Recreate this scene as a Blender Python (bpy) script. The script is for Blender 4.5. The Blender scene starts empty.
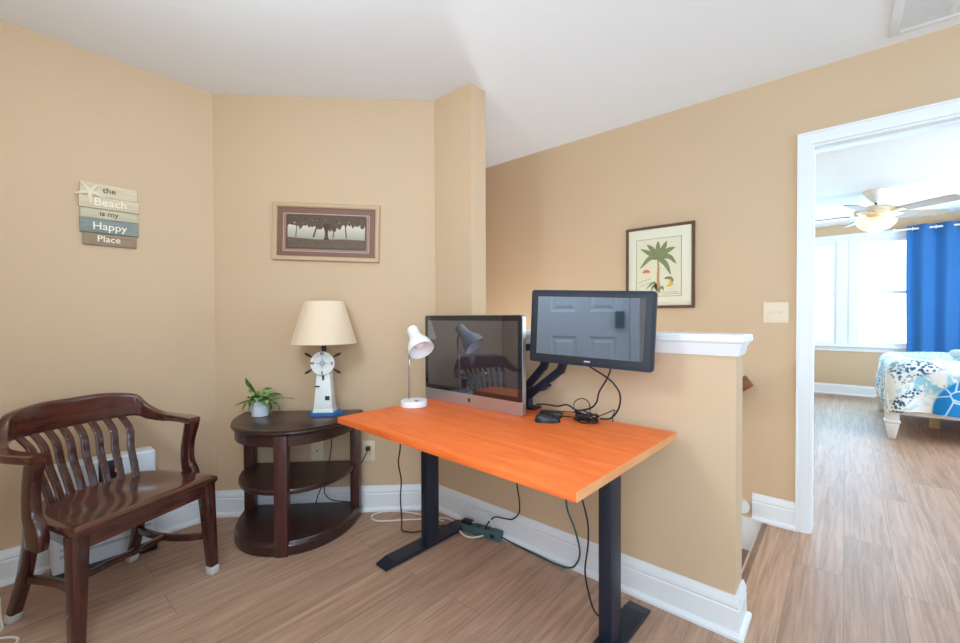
import bpy, bmesh, math, random
from mathutils import Vector, Matrix, Euler
random.seed(7)
C = bpy.context.scene.collection
PI = math.pi
R = math.radians

# ------------------------------------------------------------------ materials
def lin(r, g, b):
    f = lambda c: (c/255/12.92) if c <= 10.3 else ((c/255+.055)/1.055)**2.4
    return (f(r), f(g), f(b), 1)

def mat(name, col, rough=.5, metal=0, spec=.5, coat=0, ior=1.5, emit=0, ecol=None, var=.06, vscale=8, bump=0, bscale=200, sheen=0):
    """principled material with a little procedural noise variation"""
    m = bpy.data.materials.new(name); m.use_nodes = True
    nt = m.node_tree; b = nt.nodes['Principled BSDF']
    b.inputs['Roughness'].default_value = rough
    b.inputs['Metallic'].default_value = metal
    b.inputs['IOR'].default_value = ior
    b.inputs['Specular IOR Level'].default_value = spec
    b.inputs['Coat Weight'].default_value = coat
    b.inputs['Coat Roughness'].default_value = .08
    b.inputs['Sheen Weight'].default_value = sheen
    if ior > 1.8: b.inputs['Specular Tint'].default_value = (.8, .88, 1, 1)
    tc = nt.nodes.new('ShaderNodeTexCoord')
    n = nt.nodes.new('ShaderNodeTexNoise'); n.inputs['Scale'].default_value = vscale; n.inputs['Detail'].default_value = 3
    nt.links.new(tc.outputs['Object'], n.inputs['Vector'])
    mx = nt.nodes.new('ShaderNodeMix'); mx.data_type = 'RGBA'
    mx.inputs['A'].default_value = [max(0, c*(1-var)) for c in col[:3]]+[1]
    mx.inputs['B'].default_value = [min(1, c*(1+var)) for c in col[:3]]+[1]
    nt.links.new(n.outputs['Fac'], mx.inputs['Factor'])
    nt.links.new(mx.outputs['Result'], b.inputs['Base Color'])
    if emit:
        b.inputs['Emission Color'].default_value = ecol or col
        b.inputs['Emission Strength'].default_value = emit
    if bump:
        n2 = nt.nodes.new('ShaderNodeTexNoise'); n2.inputs['Scale'].default_value = bscale
        nt.links.new(tc.outputs['Object'], n2.inputs['Vector'])
        bp = nt.nodes.new('ShaderNodeBump'); bp.inputs['Strength'].default_value = bump; bp.inputs['Distance'].default_value = .002
        nt.links.new(n2.outputs['Fac'], bp.inputs['Height']); nt.links.new(bp.outputs['Normal'], b.inputs['Normal'])
    return m

def wood(name, c1, c2, rough, scale=(1, 14, 14), coat=0, dist=2.5, nscale=3, spec=.5):
    m = bpy.data.materials.new(name); m.use_nodes = True
    nt = m.node_tree; b = nt.nodes['Principled BSDF']
    b.inputs['Roughness'].default_value = rough; b.inputs['Coat Weight'].default_value = coat
    b.inputs['Coat Roughness'].default_value = .12; b.inputs['Specular IOR Level'].default_value = spec
    tc = nt.nodes.new('ShaderNodeTexCoord'); mp = nt.nodes.new('ShaderNodeMapping'); mp.inputs['Scale'].default_value = scale
    nt.links.new(tc.outputs['Object'], mp.inputs['Vector'])
    n = nt.nodes.new('ShaderNodeTexNoise'); n.inputs['Scale'].default_value = nscale; n.inputs['Detail'].default_value = 6
    n.inputs['Distortion'].default_value = dist; n.inputs['Roughness'].default_value = .6
    nt.links.new(mp.outputs['Vector'], n.inputs['Vector'])
    r = nt.nodes.new('ShaderNodeValToRGB')
    r.color_ramp.elements[0].position = .3; r.color_ramp.elements[0].color = c1
    r.color_ramp.elements[1].position = .7; r.color_ramp.elements[1].color = c2
    nt.links.new(n.outputs['Fac'], r.inputs['Fac']); nt.links.new(r.outputs['Color'], b.inputs['Base Color'])
    return m

def floor_material():
    m = bpy.data.materials.new('vinyl_plank'); m.use_nodes = True
    nt = m.node_tree; N = nt.nodes; Lk = nt.links; b = N['Principled BSDF']
    b.inputs['Roughness'].default_value = .52; b.inputs['Specular IOR Level'].default_value = .45
    tc = N.new('ShaderNodeTexCoord'); mp = N.new('ShaderNodeMapping'); mp.inputs['Rotation'].default_value = (0, 0, R(90))
    Lk.new(tc.outputs['Object'], mp.inputs['Vector'])
    br = N.new('ShaderNodeTexBrick'); br.offset = .37; br.offset_frequency = 2
    br.inputs['Scale'].default_value = 1; br.inputs['Brick Width'].default_value = 1.22; br.inputs['Row Height'].default_value = .178
    br.inputs['Mortar Size'].default_value = .0012; br.inputs['Mortar Smooth'].default_value = .1; br.inputs['Bias'].default_value = 0
    br.inputs['Color1'].default_value = (.25, .25, .25, 1); br.inputs['Color2'].default_value = (.75, .75, .75, 1); br.inputs['Mortar'].default_value = (.5, .5, .5, 1)
    Lk.new(mp.outputs['Vector'], br.inputs['Vector'])
    mp2 = N.new('ShaderNodeMapping'); mp2.inputs['Scale'].default_value = (1.0, 19, 1)
    ad = N.new('ShaderNodeVectorMath'); ad.operation = 'ADD'
    sc = N.new('ShaderNodeVectorMath'); sc.operation = 'SCALE'; sc.inputs['Scale'].default_value = 7.3
    Lk.new(br.outputs['Color'], sc.inputs[0]); Lk.new(mp.outputs['Vector'], ad.inputs[0]); Lk.new(sc.outputs[0], ad.inputs[1])
    Lk.new(ad.outputs[0], mp2.inputs['Vector'])
    n = N.new('ShaderNodeTexNoise'); n.inputs['Scale'].default_value = 2.2; n.inputs['Detail'].default_value = 8; n.inputs['Roughness'].default_value = .66; n.inputs['Distortion'].default_value = .9
    Lk.new(mp2.outputs['Vector'], n.inputs['Vector'])
    r = N.new('ShaderNodeValToRGB'); e = r.color_ramp.elements
    e[0].position = .27; e[0].color = lin(150, 116, 94); e[1].position = .76; e[1].color = lin(206, 170, 145)
    k = r.color_ramp.elements.new(.5); k.color = lin(183, 147, 122)
    Lk.new(n.outputs['Fac'], r.inputs['Fac'])
    hs = N.new('ShaderNodeHueSaturation'); Lk.new(r.outputs['Color'], hs.inputs['Color'])
    mr = N.new('ShaderNodeMapRange'); mr.inputs['To Min'].default_value = .8; mr.inputs['To Max'].default_value = 1.12
    sx = N.new('ShaderNodeSeparateColor'); Lk.new(br.outputs['Color'], sx.inputs['Color']); Lk.new(sx.outputs['Red'], mr.inputs['Value'])
    Lk.new(mr.outputs['Result'], hs.inputs['Value'])
    mx = N.new('ShaderNodeMix'); mx.data_type = 'RGBA'; mx.inputs['B'].default_value = lin(136, 112, 96)
    Lk.new(br.outputs['Fac'], mx.inputs['Factor']); Lk.new(hs.outputs['Color'], mx.inputs['A'])
    Lk.new(mx.outputs['Result'], b.inputs['Base Color'])
    bp = N.new('ShaderNodeBump'); bp.inputs['Strength'].default_value = .12; bp.inputs['Distance'].default_value = .003
    Lk.new(n.outputs['Fac'], bp.inputs['Height']); Lk.new(bp.outputs['Normal'], b.inputs['Normal'])
    return m

def quilt_material():
    m = bpy.data.materials.new('printed_quilt'); m.use_nodes = True
    nt = m.node_tree; N = nt.nodes; Lk = nt.links; b = N['Principled BSDF']; b.inputs['Roughness'].default_value = .9
    tc = N.new('ShaderNodeTexCoord')
    def noise(scale, det=4, dist=0):
        n = N.new('ShaderNodeTexNoise'); n.inputs['Scale'].default_value = scale; n.inputs['Detail'].default_value = det; n.inputs['Distortion'].default_value = dist
        Lk.new(tc.outputs['Object'], n.inputs['Vector']); return n.outputs['Fac']
    def step(v, a, c):
        r = N.new('ShaderNodeMapRange'); r.inputs['From Min'].default_value = a; r.inputs['From Max'].default_value = c; r.clamp = True
        Lk.new(v, r.inputs['Value']); return r.outputs['Result']
    def mul(a, c):
        q = N.new('ShaderNodeMath'); q.operation = 'MULTIPLY'; Lk.new(a, q.inputs[0]); Lk.new(c, q.inputs[1]); return q.outputs[0]
    def mix(f, a, c):
        x = N.new('ShaderNodeMix'); x.data_type = 'RGBA'; Lk.new(f, x.inputs['Factor'])
        if isinstance(a, tuple): x.inputs['A'].default_value = a
        else: Lk.new(a, x.inputs['A'])
        x.inputs['B'].default_value = c
        return x.outputs['Result']
    col = mix(mul(step(noise(5, 3, 1), .5, .62), step(noise(22, 2), .42, .5)), lin(236, 242, 243), lin(150, 208, 232))
    # clusters of small dark teal marks
    vo = N.new('ShaderNodeTexVoronoi'); vo.inputs['Scale'].default_value = 42; Lk.new(tc.outputs['Object'], vo.inputs['Vector'])
    dots = step(vo.outputs['Distance'], .55, .42)
    col = mix(mul(dots, step(noise(3.1, 2, .6), .48, .53)), col, lin(44, 96, 136))
    # large blue coral fan with pale branching lines, on the front drop
    sx = N.new('ShaderNodeSeparateXYZ'); Lk.new(tc.outputs['Object'], sx.inputs['Vector'])
    d = N.new('ShaderNodeVectorMath'); d.operation = 'DISTANCE'; d.inputs[1].default_value = (.60, -.06, .30)
    Lk.new(tc.outputs['Object'], d.inputs[0])
    fan = step(d.outputs['Value'], .335, .32)
    wv = N.new('ShaderNodeTexVoronoi'); wv.feature = 'DISTANCE_TO_EDGE'; wv.inputs['Scale'].default_value = 8; Lk.new(tc.outputs['Object'], wv.inputs['Vector'])
    body = mul(fan, step(wv.outputs['Distance'], .02, .06))
    col = mix(fan, col, lin(190, 228, 242))
    col = mix(body, col, lin(20, 134, 212))
    Lk.new(col, b.inputs['Base Color'])
    return m

M = {}
M['wall'] = mat('tan_wall_paint', lin(212, 183, 150), .75, var=.015, vscale=3, bump=.05, bscale=350, spec=.25)
M['ceiling'] = mat('white_ceiling_paint', lin(236, 237, 238), .9, var=.01, bump=.05, bscale=250, spec=.2)
M['trim'] = mat('white_trim_gloss', lin(236, 238, 240), .32, var=.01)
M['floor'] = floor_material()
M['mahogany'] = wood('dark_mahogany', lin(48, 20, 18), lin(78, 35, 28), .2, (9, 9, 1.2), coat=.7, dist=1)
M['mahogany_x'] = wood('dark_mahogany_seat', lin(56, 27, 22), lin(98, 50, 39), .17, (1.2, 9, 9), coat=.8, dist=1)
M['espresso'] = wood('espresso_table', lin(42, 26, 25), lin(72, 44, 39), .32, (2, 16, 16), coat=.15)
M['espresso_z'] = wood('espresso_table_leg', lin(58, 30, 28), lin(92, 50, 45), .36, (16, 16, 2), coat=.15)
M['cherry'] = wood('cherry_desktop', lin(226, 98, 34), lin(248, 126, 56), .5, (1.1, 9, 9), coat=0, dist=1.6, nscale=2.2)
M['litedgeband'] = wood('lit_edge_band_wood', lin(216, 142, 88), lin(232, 168, 112), .45, (9, 1.5, 9), dist=.6)  # edge band wood, lightened for the hall light it reflects
M['stairwood'] = wood('stair_tread', lin(112, 84, 66), lin(150, 118, 96), .4, (10, 1, 10))
M['railwood'] = wood('handrail_wood', lin(112, 70, 40), lin(146, 96, 60), .35, (2, 14, 14))
M['blackmetal'] = mat('black_powder_coat', lin(26, 34, 50), .42, var=.05)
M['blackplastic'] = mat('black_plastic', lin(24, 27, 34), .35, var=.08)
M['bezel'] = mat('monitor_housing', lin(24, 31, 46), .42, spec=.35, var=.04)
M['glassblack'] = mat('black_glass', lin(22, 23, 30), .02, ior=1.9, spec=.5, var=.0)
M['lcd'] = mat('screen_panel', lin(58, 68, 78), .03, ior=3.1, var=.0)
M['lcd2'] = mat('computer_panel', lin(44, 42, 48), .015, ior=3.3, var=.0)
M['alu'] = mat('brushed_aluminium', lin(200, 200, 202), .36, metal=.85, var=.03)
M['chrome'] = mat('chrome', lin(190, 188, 186), .14, metal=1, var=.02)
M['whiteplastic'] = mat('white_plastic', lin(238, 237, 236), .35, var=.01)
M['ivory'] = mat('ivory_plate', lin(234, 214, 186), .4, var=.01)
M['ivorydark'] = mat('ivory_slot', lin(120, 104, 86), .5, var=.02)
M['shade'] = mat('linen_shade', lin(232, 208, 178), .85, var=.03, vscale=60, sheen=.2, bump=.08, bscale=600)
M['bluepaint'] = mat('blue_paint', lin(60, 110, 172), .45, var=.12, vscale=30)
M['whitepaint'] = mat('chalk_white_paint', lin(236, 236, 232), .6, var=.04, vscale=30)
M['greypaint'] = mat('grey_print', lin(182, 190, 192), .6)
M['darkprint'] = mat('dark_print', lin(46, 42, 44), .5)
M['ceramic'] = mat('grey_white_ceramic', lin(214, 216, 220), .4, var=.08, vscale=60)
M['soil'] = mat('potting_soil', lin(52, 38, 28), .9, var=.4, vscale=90)
M['cordwhite'] = mat('white_cord', lin(232, 228, 218), .5)
M['cordgreen'] = mat('green_cord', lin(40, 84, 84), .5)
M['stripgreen'] = mat('grey_green_plastic', lin(72, 100, 106), .45)
M['ferrule'] = mat('pale_ferrule', lin(206, 204, 198), .5)
M['red'] = mat('red_led', lin(255, 30, 30), .4, emit=3.5, ecol=lin(255, 24, 24))
M['champagne'] = mat('champagne_frame', lin(196, 166, 130), .5, metal=0, var=.05, vscale=30)
M['matbrown'] = mat('mauve_brown_mat', lin(128, 90, 72), .55, var=.03)
M['matline'] = mat('pale_mat_line', lin(196, 168, 150), .6)
M['sepiapale'] = None
M['walnut'] = mat('walnut_frame', lin(92, 58, 34), .35, var=.15, vscale=40)
M['matcream'] = mat('cream_mat', lin(232, 226, 202), .45, var=.02, coat=.4)
M['paper'] = mat('print_paper', lin(226, 220, 190), .5, var=.03, coat=.4)
M['frond'] = mat('printed_frond', lin(128, 136, 90), .6, var=.4, vscale=90)
M['trunk'] = mat('printed_trunk', lin(196, 142, 84), .6, var=.25, vscale=60)
M['sun'] = mat('printed_sun', lin(222, 110, 52), .6)
M['yellow'] = mat('printed_yellow', lin(228, 178, 52), .6)
M['inkgreen'] = mat('printed_dark_line', lin(118, 112, 92), .6)
M['tree_dark'] = mat('sepia_canopy', lin(94, 72, 54), .6, var=.5, vscale=70)
M['tree_trunk'] = mat('sepia_trunk', lin(74, 52, 38), .6, var=.2, vscale=60)
M['grass_dark'] = mat('sepia_ground', lin(104, 84, 66), .6, var=.3, vscale=40)
M['plank_cream'] = wood('plank_cream', lin(206, 188, 156), lin(230, 212, 178), .75, (3, 30, 30), dist=.5)
M['plank_sand'] = wood('plank_sand', lin(200, 182, 152), lin(224, 206, 176), .75, (3, 30, 30), dist=.5)
M['plank_sage'] = wood('plank_sage', lin(190, 178, 150), lin(214, 202, 174), .75, (3, 30, 30), dist=.5)
M['plank_blue'] = wood('plank_blue_grey', lin(122, 132, 126), lin(154, 160, 150), .75, (3, 30, 30), dist=.5)
M['plank_brown'] = wood('plank_brown_grey', lin(138, 116, 94), lin(166, 144, 118), .75, (3, 30, 30), dist=.5)
M['starfish'] = mat('starfish', lin(232, 220, 194), .8, var=.12, vscale=120)
M['ltext'] = mat('cream_lettering', lin(244, 234, 212), .6)
M['dtext'] = mat('brown_lettering', lin(84, 68, 52), .6)
M['heater'] = mat('heater_white', lin(226, 231, 238), .3, var=.01)
M['curtain'] = mat('blue_curtain', lin(38, 108, 172), .85, var=.05, vscale=4, sheen=.3)
M['quilt'] = quilt_material()
M['cushion'] = mat('grey_cushion', lin(196, 200, 200), .9, var=.08, vscale=20)
M['blade'] = wood('fan_blade', lin(158, 126, 98), lin(184, 154, 126), .6, (2, 14, 14))
M['fanmetal'] = mat('cream_fan_metal', lin(226, 208, 178), .4)
M['fanlight'] = mat('fan_bowl', lin(250, 238, 222), .5, emit=.5, ecol=lin(255, 232, 204))
M['pane'] = mat('daylit_pane', (.8, .85, .9, 1), .2, emit=1.6, ecol=(.93, .965, 1, 1))
M['blinds'] = mat('white_blind', lin(240, 242, 244), .6)
M['woodblock'] = wood('pine_block', lin(208, 178, 134), lin(226, 200, 158), .6)
M['vent'] = mat('vent_white', lin(228, 229, 230), .4)
M['ventdark'] = mat('vent_grille', lin(222, 222, 222), .6)
M['lampglow'] = mat('ceiling_lamp_glass', lin(255, 246, 230), .4, emit=3, ecol=lin(255, 240, 218))
M['reveal'] = mat('bulb_frosted', lin(240, 240, 236), .4)

def sepia_sky():
    m = bpy.data.materials.new('sepia_photo'); m.use_nodes = True
    nt = m.node_tree; b = nt.nodes['Principled BSDF']; b.inputs['Roughness'].default_value = .55
    tc = nt.nodes.new('ShaderNodeTexCoord'); sx = nt.nodes.new('ShaderNodeSeparateXYZ'); nt.links.new(tc.outputs['Object'], sx.inputs['Vector'])
    mr = nt.nodes.new('ShaderNodeMapRange'); mr.inputs['From Min'].default_value = -.06; mr.inputs['From Max'].default_value = .05
    nt.links.new(sx.outputs['Z'], mr.inputs['Value'])
    r = nt.nodes.new('ShaderNodeValToRGB'); r.color_ramp.elements[0].color = lin(150, 138, 122); r.color_ramp.elements[1].color = lin(222, 212, 192)
    nt.links.new(mr.outputs['Result'], r.inputs['Fac']); nt.links.new(r.outputs['Color'], b.inputs['Base Color'])
    return m
M['sepiapale'] = sepia_sky()

def leaf_material():
    m = bpy.data.materials.new('variegated_leaf'); m.use_nodes = True
    nt = m.node_tree; b = nt.nodes['Principled BSDF']; b.inputs['Roughness'].default_value = .4
    tc = nt.nodes.new('ShaderNodeTexCoord'); n = nt.nodes.new('ShaderNodeTexNoise'); n.inputs['Scale'].default_value = 34; n.inputs['Detail'].default_value = 2
    nt.links.new(tc.outputs['Object'], n.inputs['Vector'])
    r = nt.nodes.new('ShaderNodeValToRGB'); e = r.color_ramp.elements
    e[0].position = .42; e[0].color = lin(52, 100, 40); e[1].position = .62; e[1].color = lin(168, 190, 112)
    nt.links.new(n.outputs['Fac'], r.inputs['Fac']); nt.links.new(r.outputs['Color'], b.inputs['Base Color'])
    return m
M['leaf'] = leaf_material()

# ------------------------------------------------------------------ mesh helpers
def catmull(pts, n=6):
    pts = [Vector(p) for p in pts]
    if len(pts) < 3: return pts
    P = [pts[0]*2-pts[1]]+pts+[pts[-1]*2-pts[-2]]
    out = []
    for i in range(1, len(P)-2):
        a, b, c, d = P[i-1], P[i], P[i+1], P[i+2]
        for k in range(n):
            t = k/n
            out.append(.5*((2*b)+(c-a)*t+(2*a-5*b+4*c-d)*t*t+(3*b-a-3*c+d)*t*t*t))
    out.append(pts[-1])
    return out

class MB:
    def __init__(s): s.bm = bmesh.new(); s.mi = 0
    def _face(s, vs):
        try:
            f = s.bm.faces.new(vs); f.material_index = s.mi; return f
        except ValueError: return None
    def box(s, x0, x1, y0, y1, z0, z1, mtx=None, bev=0, seg=2):
        v = [Vector((x, y, z)) for x in (x0, x1) for y in (y0, y1) for z in (z0, z1)]
        if mtx: v = [mtx @ q for q in v]
        v = [s.bm.verts.new(q) for q in v]
        fs = [s._face([v[i] for i in q]) for q in ((0, 1, 3, 2), (4, 6, 7, 5), (0, 4, 5, 1), (2, 3, 7, 6), (0, 2, 6, 4), (1, 5, 7, 3))]
        if bev:
            ed = list({e for f in fs for e in f.edges})
            bmesh.ops.bevel(s.bm, geom=ed, offset=bev, segments=seg, affect='EDGES', profile=.5, material=-1)
        return s
    def taper(s, c0, c1, a0, b0, a1, b1, bev=0):
        """square-section bar from c0 (half sizes a0,b0) to c1"""
        c0, c1 = Vector(c0), Vector(c1)
        v = []
        for c, a, b in ((c0, a0, b0), (c1, a1, b1)):
            v += [s.bm.verts.new(c+Vector(q)) for q in ((-a, -b, 0), (a, -b, 0), (a, b, 0), (-a, b, 0))]
        fs = [s._face([v[i] for i in q]) for q in ((3, 2, 1, 0), (4, 5, 6, 7), (0, 1, 5, 4), (1, 2, 6, 5), (2, 3, 7, 6), (3, 0, 4, 7))]
        if bev:
            ed = list({e for f in fs for e in f.edges})
            bmesh.ops.bevel(s.bm, geom=ed, offset=bev, segments=2, affect='EDGES', profile=.5, material=-1)
        return s
    def rings(s, rings, closed=False, cap=True):
        rs = [[s.bm.verts.new(p) for p in r] for r in rings]
        n = len(rs[0])
        m = len(rs)
        for i in range(m if closed else m-1):
            a, b = rs[i], rs[(i+1) % m]
            for k in range(n): s._face([a[k], a[(k+1) % n], b[(k+1) % n], b[k]])
        if cap and not closed:
            s._face(rs[0][::-1]); s._face(rs[-1])
        return s
    def tube(s, pts, r, n=8, smooth=6, closed=False):
        pts = catmull(pts, smooth) if smooth else [Vector(p) for p in pts]
        rr = r if isinstance(r, (list, tuple)) else None
        up = Vector((0, 0, 1)); rings = []; prev = None
        for i, p in enumerate(pts):
            t = (pts[min(i+1, len(pts)-1)]-pts[max(i-1, 0)]).normalized()
            if prev is None:
                a = up if abs(t.z) < .9 else Vector((1, 0, 0)); u = (a-t*a.dot(t)).normalized()
            else: u = (prev-t*prev.dot(t)).normalized()
            prev = u; w = t.cross(u)
            q = r if rr is None else rr[0]+(rr[1]-rr[0])*i/(len(pts)-1)
            rings.append([p+(u*math.cos(2*PI*k/n)+w*math.sin(2*PI*k/n))*q for k in range(n)])
        return s.rings(rings, closed)
    def lathe(s, prof, n=32, mtx=None, cap=True):
        rings = []
        for r, z in prof:
            ring = [Vector((r*math.cos(2*PI*k/n), r*math.sin(2*PI*k/n), z)) for k in range(n)]
            if mtx: ring = [mtx @ p for p in ring]
            rings.append(ring)
        return s.rings(rings, cap=cap)
    def cyl(s, p0, p1, r0, r1=None, n=20):
        r1 = r0 if r1 is None else r1
        p0, p1 = Vector(p0), Vector(p1); q = (p1-p0).to_track_quat('Z', 'Y').to_matrix().to_4x4(); q.translation = p0
        return s.lathe([(r0, 0), (r1, (p1-p0).length)], n, q)
    def prism(s, poly, d0, d1, axis='y'):
        """poly of (a,b); extruded along axis from d0 to d1. y: a=x b=z; z: a=x b=y; x: a=y b=z"""
        f = {'y': lambda a, b, d: (a, d, b), 'z': lambda a, b, d: (a, b, d), 'x': lambda a, b, d: (d, a, b)}[axis]
        return s.rings([[Vector(f(a, b, d0)) for a, b in poly], [Vector(f(a, b, d1)) for a, b in poly]])
    def sweep(s, secs):
        """secs: list of (centre, side vector, up vector, half width, half height); rounded section"""
        sh = [(1, .72), (.93, .93), (.72, 1), (-.72, 1), (-.93, .93), (-1, .72), (-1, -.72), (-.93, -.93), (-.72, -1), (.72, -1), (.93, -.93), (1, -.72)]
        return s.rings([[c+sd*(w*a)+up*(h*b) for a, b in sh] for c, sd, up, w, h in secs])
    def grid(s, f, nu, nv):
        v = [[s.bm.verts.new(f(i/nu, j/nv)) for j in range(nv+1)] for i in range(nu+1)]
        for i in range(nu):
            for j in range(nv): s._face([v[i][j], v[i+1][j], v[i+1][j+1], v[i][j+1]])
        return s
    def build(s, name, mats, parent=None, smooth=True, ang=35, solid=0, loc=None, rot=None):
        bmesh.ops.recalc_face_normals(s.bm, faces=s.bm.faces[:])
        me = bpy.data.meshes.new(name); s.bm.to_mesh(me); s.bm.free()
        for m in (mats if isinstance(mats, (list, tuple)) else [mats]): me.materials.append(m)
        if smooth:
            me.shade_smooth(); me.set_sharp_from_angle(angle=R(ang))
        o = bpy.data.objects.new(name, me); C.objects.link(o)
        if parent: o.parent = parent
        if loc is not None: o.location = loc
        if rot is not None: o.rotation_euler = rot
        if solid:
            md = o.modifiers.new('thickness', 'SOLIDIFY'); md.thickness = solid; md.offset = 0
        return o

def tag(o, label, cat, group=None):
    o['label'] = label; o['category'] = cat
    if group: o['group'] = group
    return o
def thing(name, label, cat, loc=(0, 0, 0), rz=0, group=None):
    o = bpy.data.objects.new(name, None); o.empty_display_size = .1; C.objects.link(o)
    o.location = loc; o.rotation_euler = (0, 0, rz)
    return tag(o, label, cat, group)
def struct(o): o['kind'] = 'structure'; return o
def text(body, size, m, parent, loc, rot, name='lettering', ext=.0006, align='CENTER', shear=0, offset=0, space=1):
    cu = bpy.data.curves.new(name, 'FONT'); cu.body = body; cu.size = size; cu.extrude = ext; cu.align_x = align; cu.align_y = 'CENTER'
    cu.shear = shear; cu.offset = offset; cu.space_character = space; cu.resolution_u = 3
    tmp = bpy.data.objects.new(name, cu); C.objects.link(tmp)
    bpy.context.view_layer.update()
    me = bpy.data.meshes.new_from_object(tmp.evaluated_get(bpy.context.evaluated_depsgraph_get()))
    bpy.data.objects.remove(tmp); me.materials.clear(); me.materials.append(m)
    o = bpy.data.objects.new(name, me); C.objects.link(o); o.parent = parent; o.location = loc; o.rotation_euler = rot
    return o

def molding(path, prof, seg, name, m, side=1):
    """profile (distance from wall, z) run along segment `seg` of a plan path, mitred with its neighbours"""
    P = [Vector((x, y, 0)) for x, y in path]
    def nrm(i):
        t = (P[i+1]-P[i]).normalized(); return Vector((t.y, -t.x, 0))*side
    def off(i):
        a = nrm(i-1) if i > 0 else None; b = nrm(i) if i < len(P)-1 else None
        if a is None: return b
        if b is None: return a
        h = (a+b).normalized(); return h/h.dot(a)
    mb = MB()
    mb.rings([[P[i]+off(i)*d+Vector((0, 0, z)) for d, z in prof] for i in (seg, seg+1)])
    return struct(mb.build(name, m, smooth=True, ang=25))

# ------------------------------------------------------------------ key dimensions
XL, YH, YF = -2.761, 1.737, 2.814           # left wall, stair half wall, wall with the bedroom door
CY = .838                                    # where the angled wall starts on the left wall
CX2 = XL+YH-CY                               # where it meets the stair wall
PX = -1.567                                  # end of the full height part of the stair wall
HX = -.295                                   # end of the half wall
T = .122
ZC = 2.44
YB = 8.02                                    # bedroom window wall
YR = -.40                                    # wall behind
XR = 2.3                                     # hall window wall
S2 = 1/math.sqrt(2)

# ------------------------------------------------------------------ setting
mb = MB()
mb.box(XL-.12, XR, YR-.1, YH+T, -.03, 0)
mb.box(-.345, XR, YH+T, YF+.12, -.03, 0)
mb.box(-1.3, 3.1, YF+.12, YB+.1, -.03, 0)
struct(mb.build('floor', M['floor'], smooth=False))
mb = MB(); mb.box(-4.3, 3.2, YR-.1, YB+.1, ZC, ZC+.08)
struct(mb.build('ceiling', M['ceiling'], smooth=False))
mb = MB(); mb.box(XL-.12, XL, YR-.1, CY+.05, 0, ZC)
struct(mb.build('wall_left', M['wall'], smooth=False))
mb = MB()
mb.rings([[Vector((x, y, z)) for x, y in ((XL, CY), (CX2, YH), (CX2-.085, YH+.085), (XL-.085, CY+.085))] for z in (0, ZC)])
struct(mb.build('wall_angled', M['wall'], smooth=False))
mb = MB()
mb.box(CX2-.01, PX, YH, YH+T, -2.2, ZC)
mb.box(-4.2, CX2-.01, YH+.02, YH+T, -2.2, ZC)
struct(mb.build('wall_stair', M['wall'], smooth=False))
mb = MB()
mb.box(PX, HX, YH, YH+T, -2.2, 1.03)
struct(mb.build('wall_half', M['wall'], smooth=False))
DX0, DX1, DZ = -.137, .70, 2.045              # bedroom doorway opening
mb = MB()
mb.box(-4.2, -.36, YF, YF+.12, -2.2, ZC)
mb.box(-.36, DX0, YF, YF+.12, 0, ZC)
mb.box(DX1, XR, YF, YF+.12, 0, ZC)
mb.box(DX0, DX1, YF, YF+.12, DZ, ZC)
struct(mb.build('wall_far', M['wall'], smooth=False))
mb = MB(); mb.box(-4.3, -4.2, YH, YF+.12, -2.2, ZC)
struct(mb.build('wall_stairwell_end', M['wall'], smooth=False))
# wall behind the camera with its door opening
EX0, EX1, EZ = -1.37, -.58, 2.04
VX0, VX1, VZ0, VZ1 = -.38, 1.22, .45, 2.05
mb = MB()
mb.box(XL-.12, EX0, YR-.1, YR, 0, ZC); mb.box(EX1, VX0, YR-.1, YR, 0, ZC); mb.box(VX1, XR, YR-.1, YR, 0, ZC); mb.box(VX0, VX1, YR-.1, YR, 0, VZ0); mb.box(VX0, VX1, YR-.1, YR, VZ1, ZC); mb.box(EX0, EX1, YR-.1, YR, EZ, ZC)
struct(mb.build('wall_behind', M['wall'], smooth=False))
# hall end wall with a window
mb = MB()
WY0, WY1, WZ0, WZ1 = .1, 2.5, .75, 2.15
mb.box(XR, XR+.12, YR-.1, WY0, 0, ZC); mb.box(XR, XR+.12, WY1, YF+.12, 0, ZC)
mb.box(XR, XR+.12, WY0, WY1, 0, WZ0); mb.box(XR, XR+.12, WY0, WY1, WZ1, ZC)
struct(mb.build('wall_right', M['wall'], smooth=False))
# bedroom walls
mb = MB(); mb.box(-1.3, -1.2, YF+.12, YB+.1, 0, ZC); struct(mb.build('wall_bedroom_left', M['wall'], smooth=False))
mb = MB(); mb.box(3.0, 3.1, YF+.12, 4.0, 0, ZC); mb.box(3.0, 3.1, 6.4, YB+.1, 0, ZC); mb.box(3.0, 3.1, 4.0, 6.4, 0, .7); mb.box(3.0, 3.1, 4.0, 6.4, 2.2, ZC); struct(mb.build('wall_bedroom_right', M['wall'], smooth=False))
BW = [(-.66, -.10), (.10, .86)]; BZ0, BZ1 = .715, 2.20
mb = MB()
mb.box(-1.3, BW[0][0], YB, YB+.1, 0, ZC); mb.box(BW[1][1], 3.1, YB, YB+.1, 0, ZC)
mb.box(BW[0][1], BW[1][0], YB, YB+.1, 0, ZC)
for a, b in BW: mb.box(a, b, YB, YB+.1, 0, BZ0); mb.box(a, b, YB, YB+.1, BZ1, ZC)
struct(mb.build('wall_bedroom_window', M['wall'], smooth=False))

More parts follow.
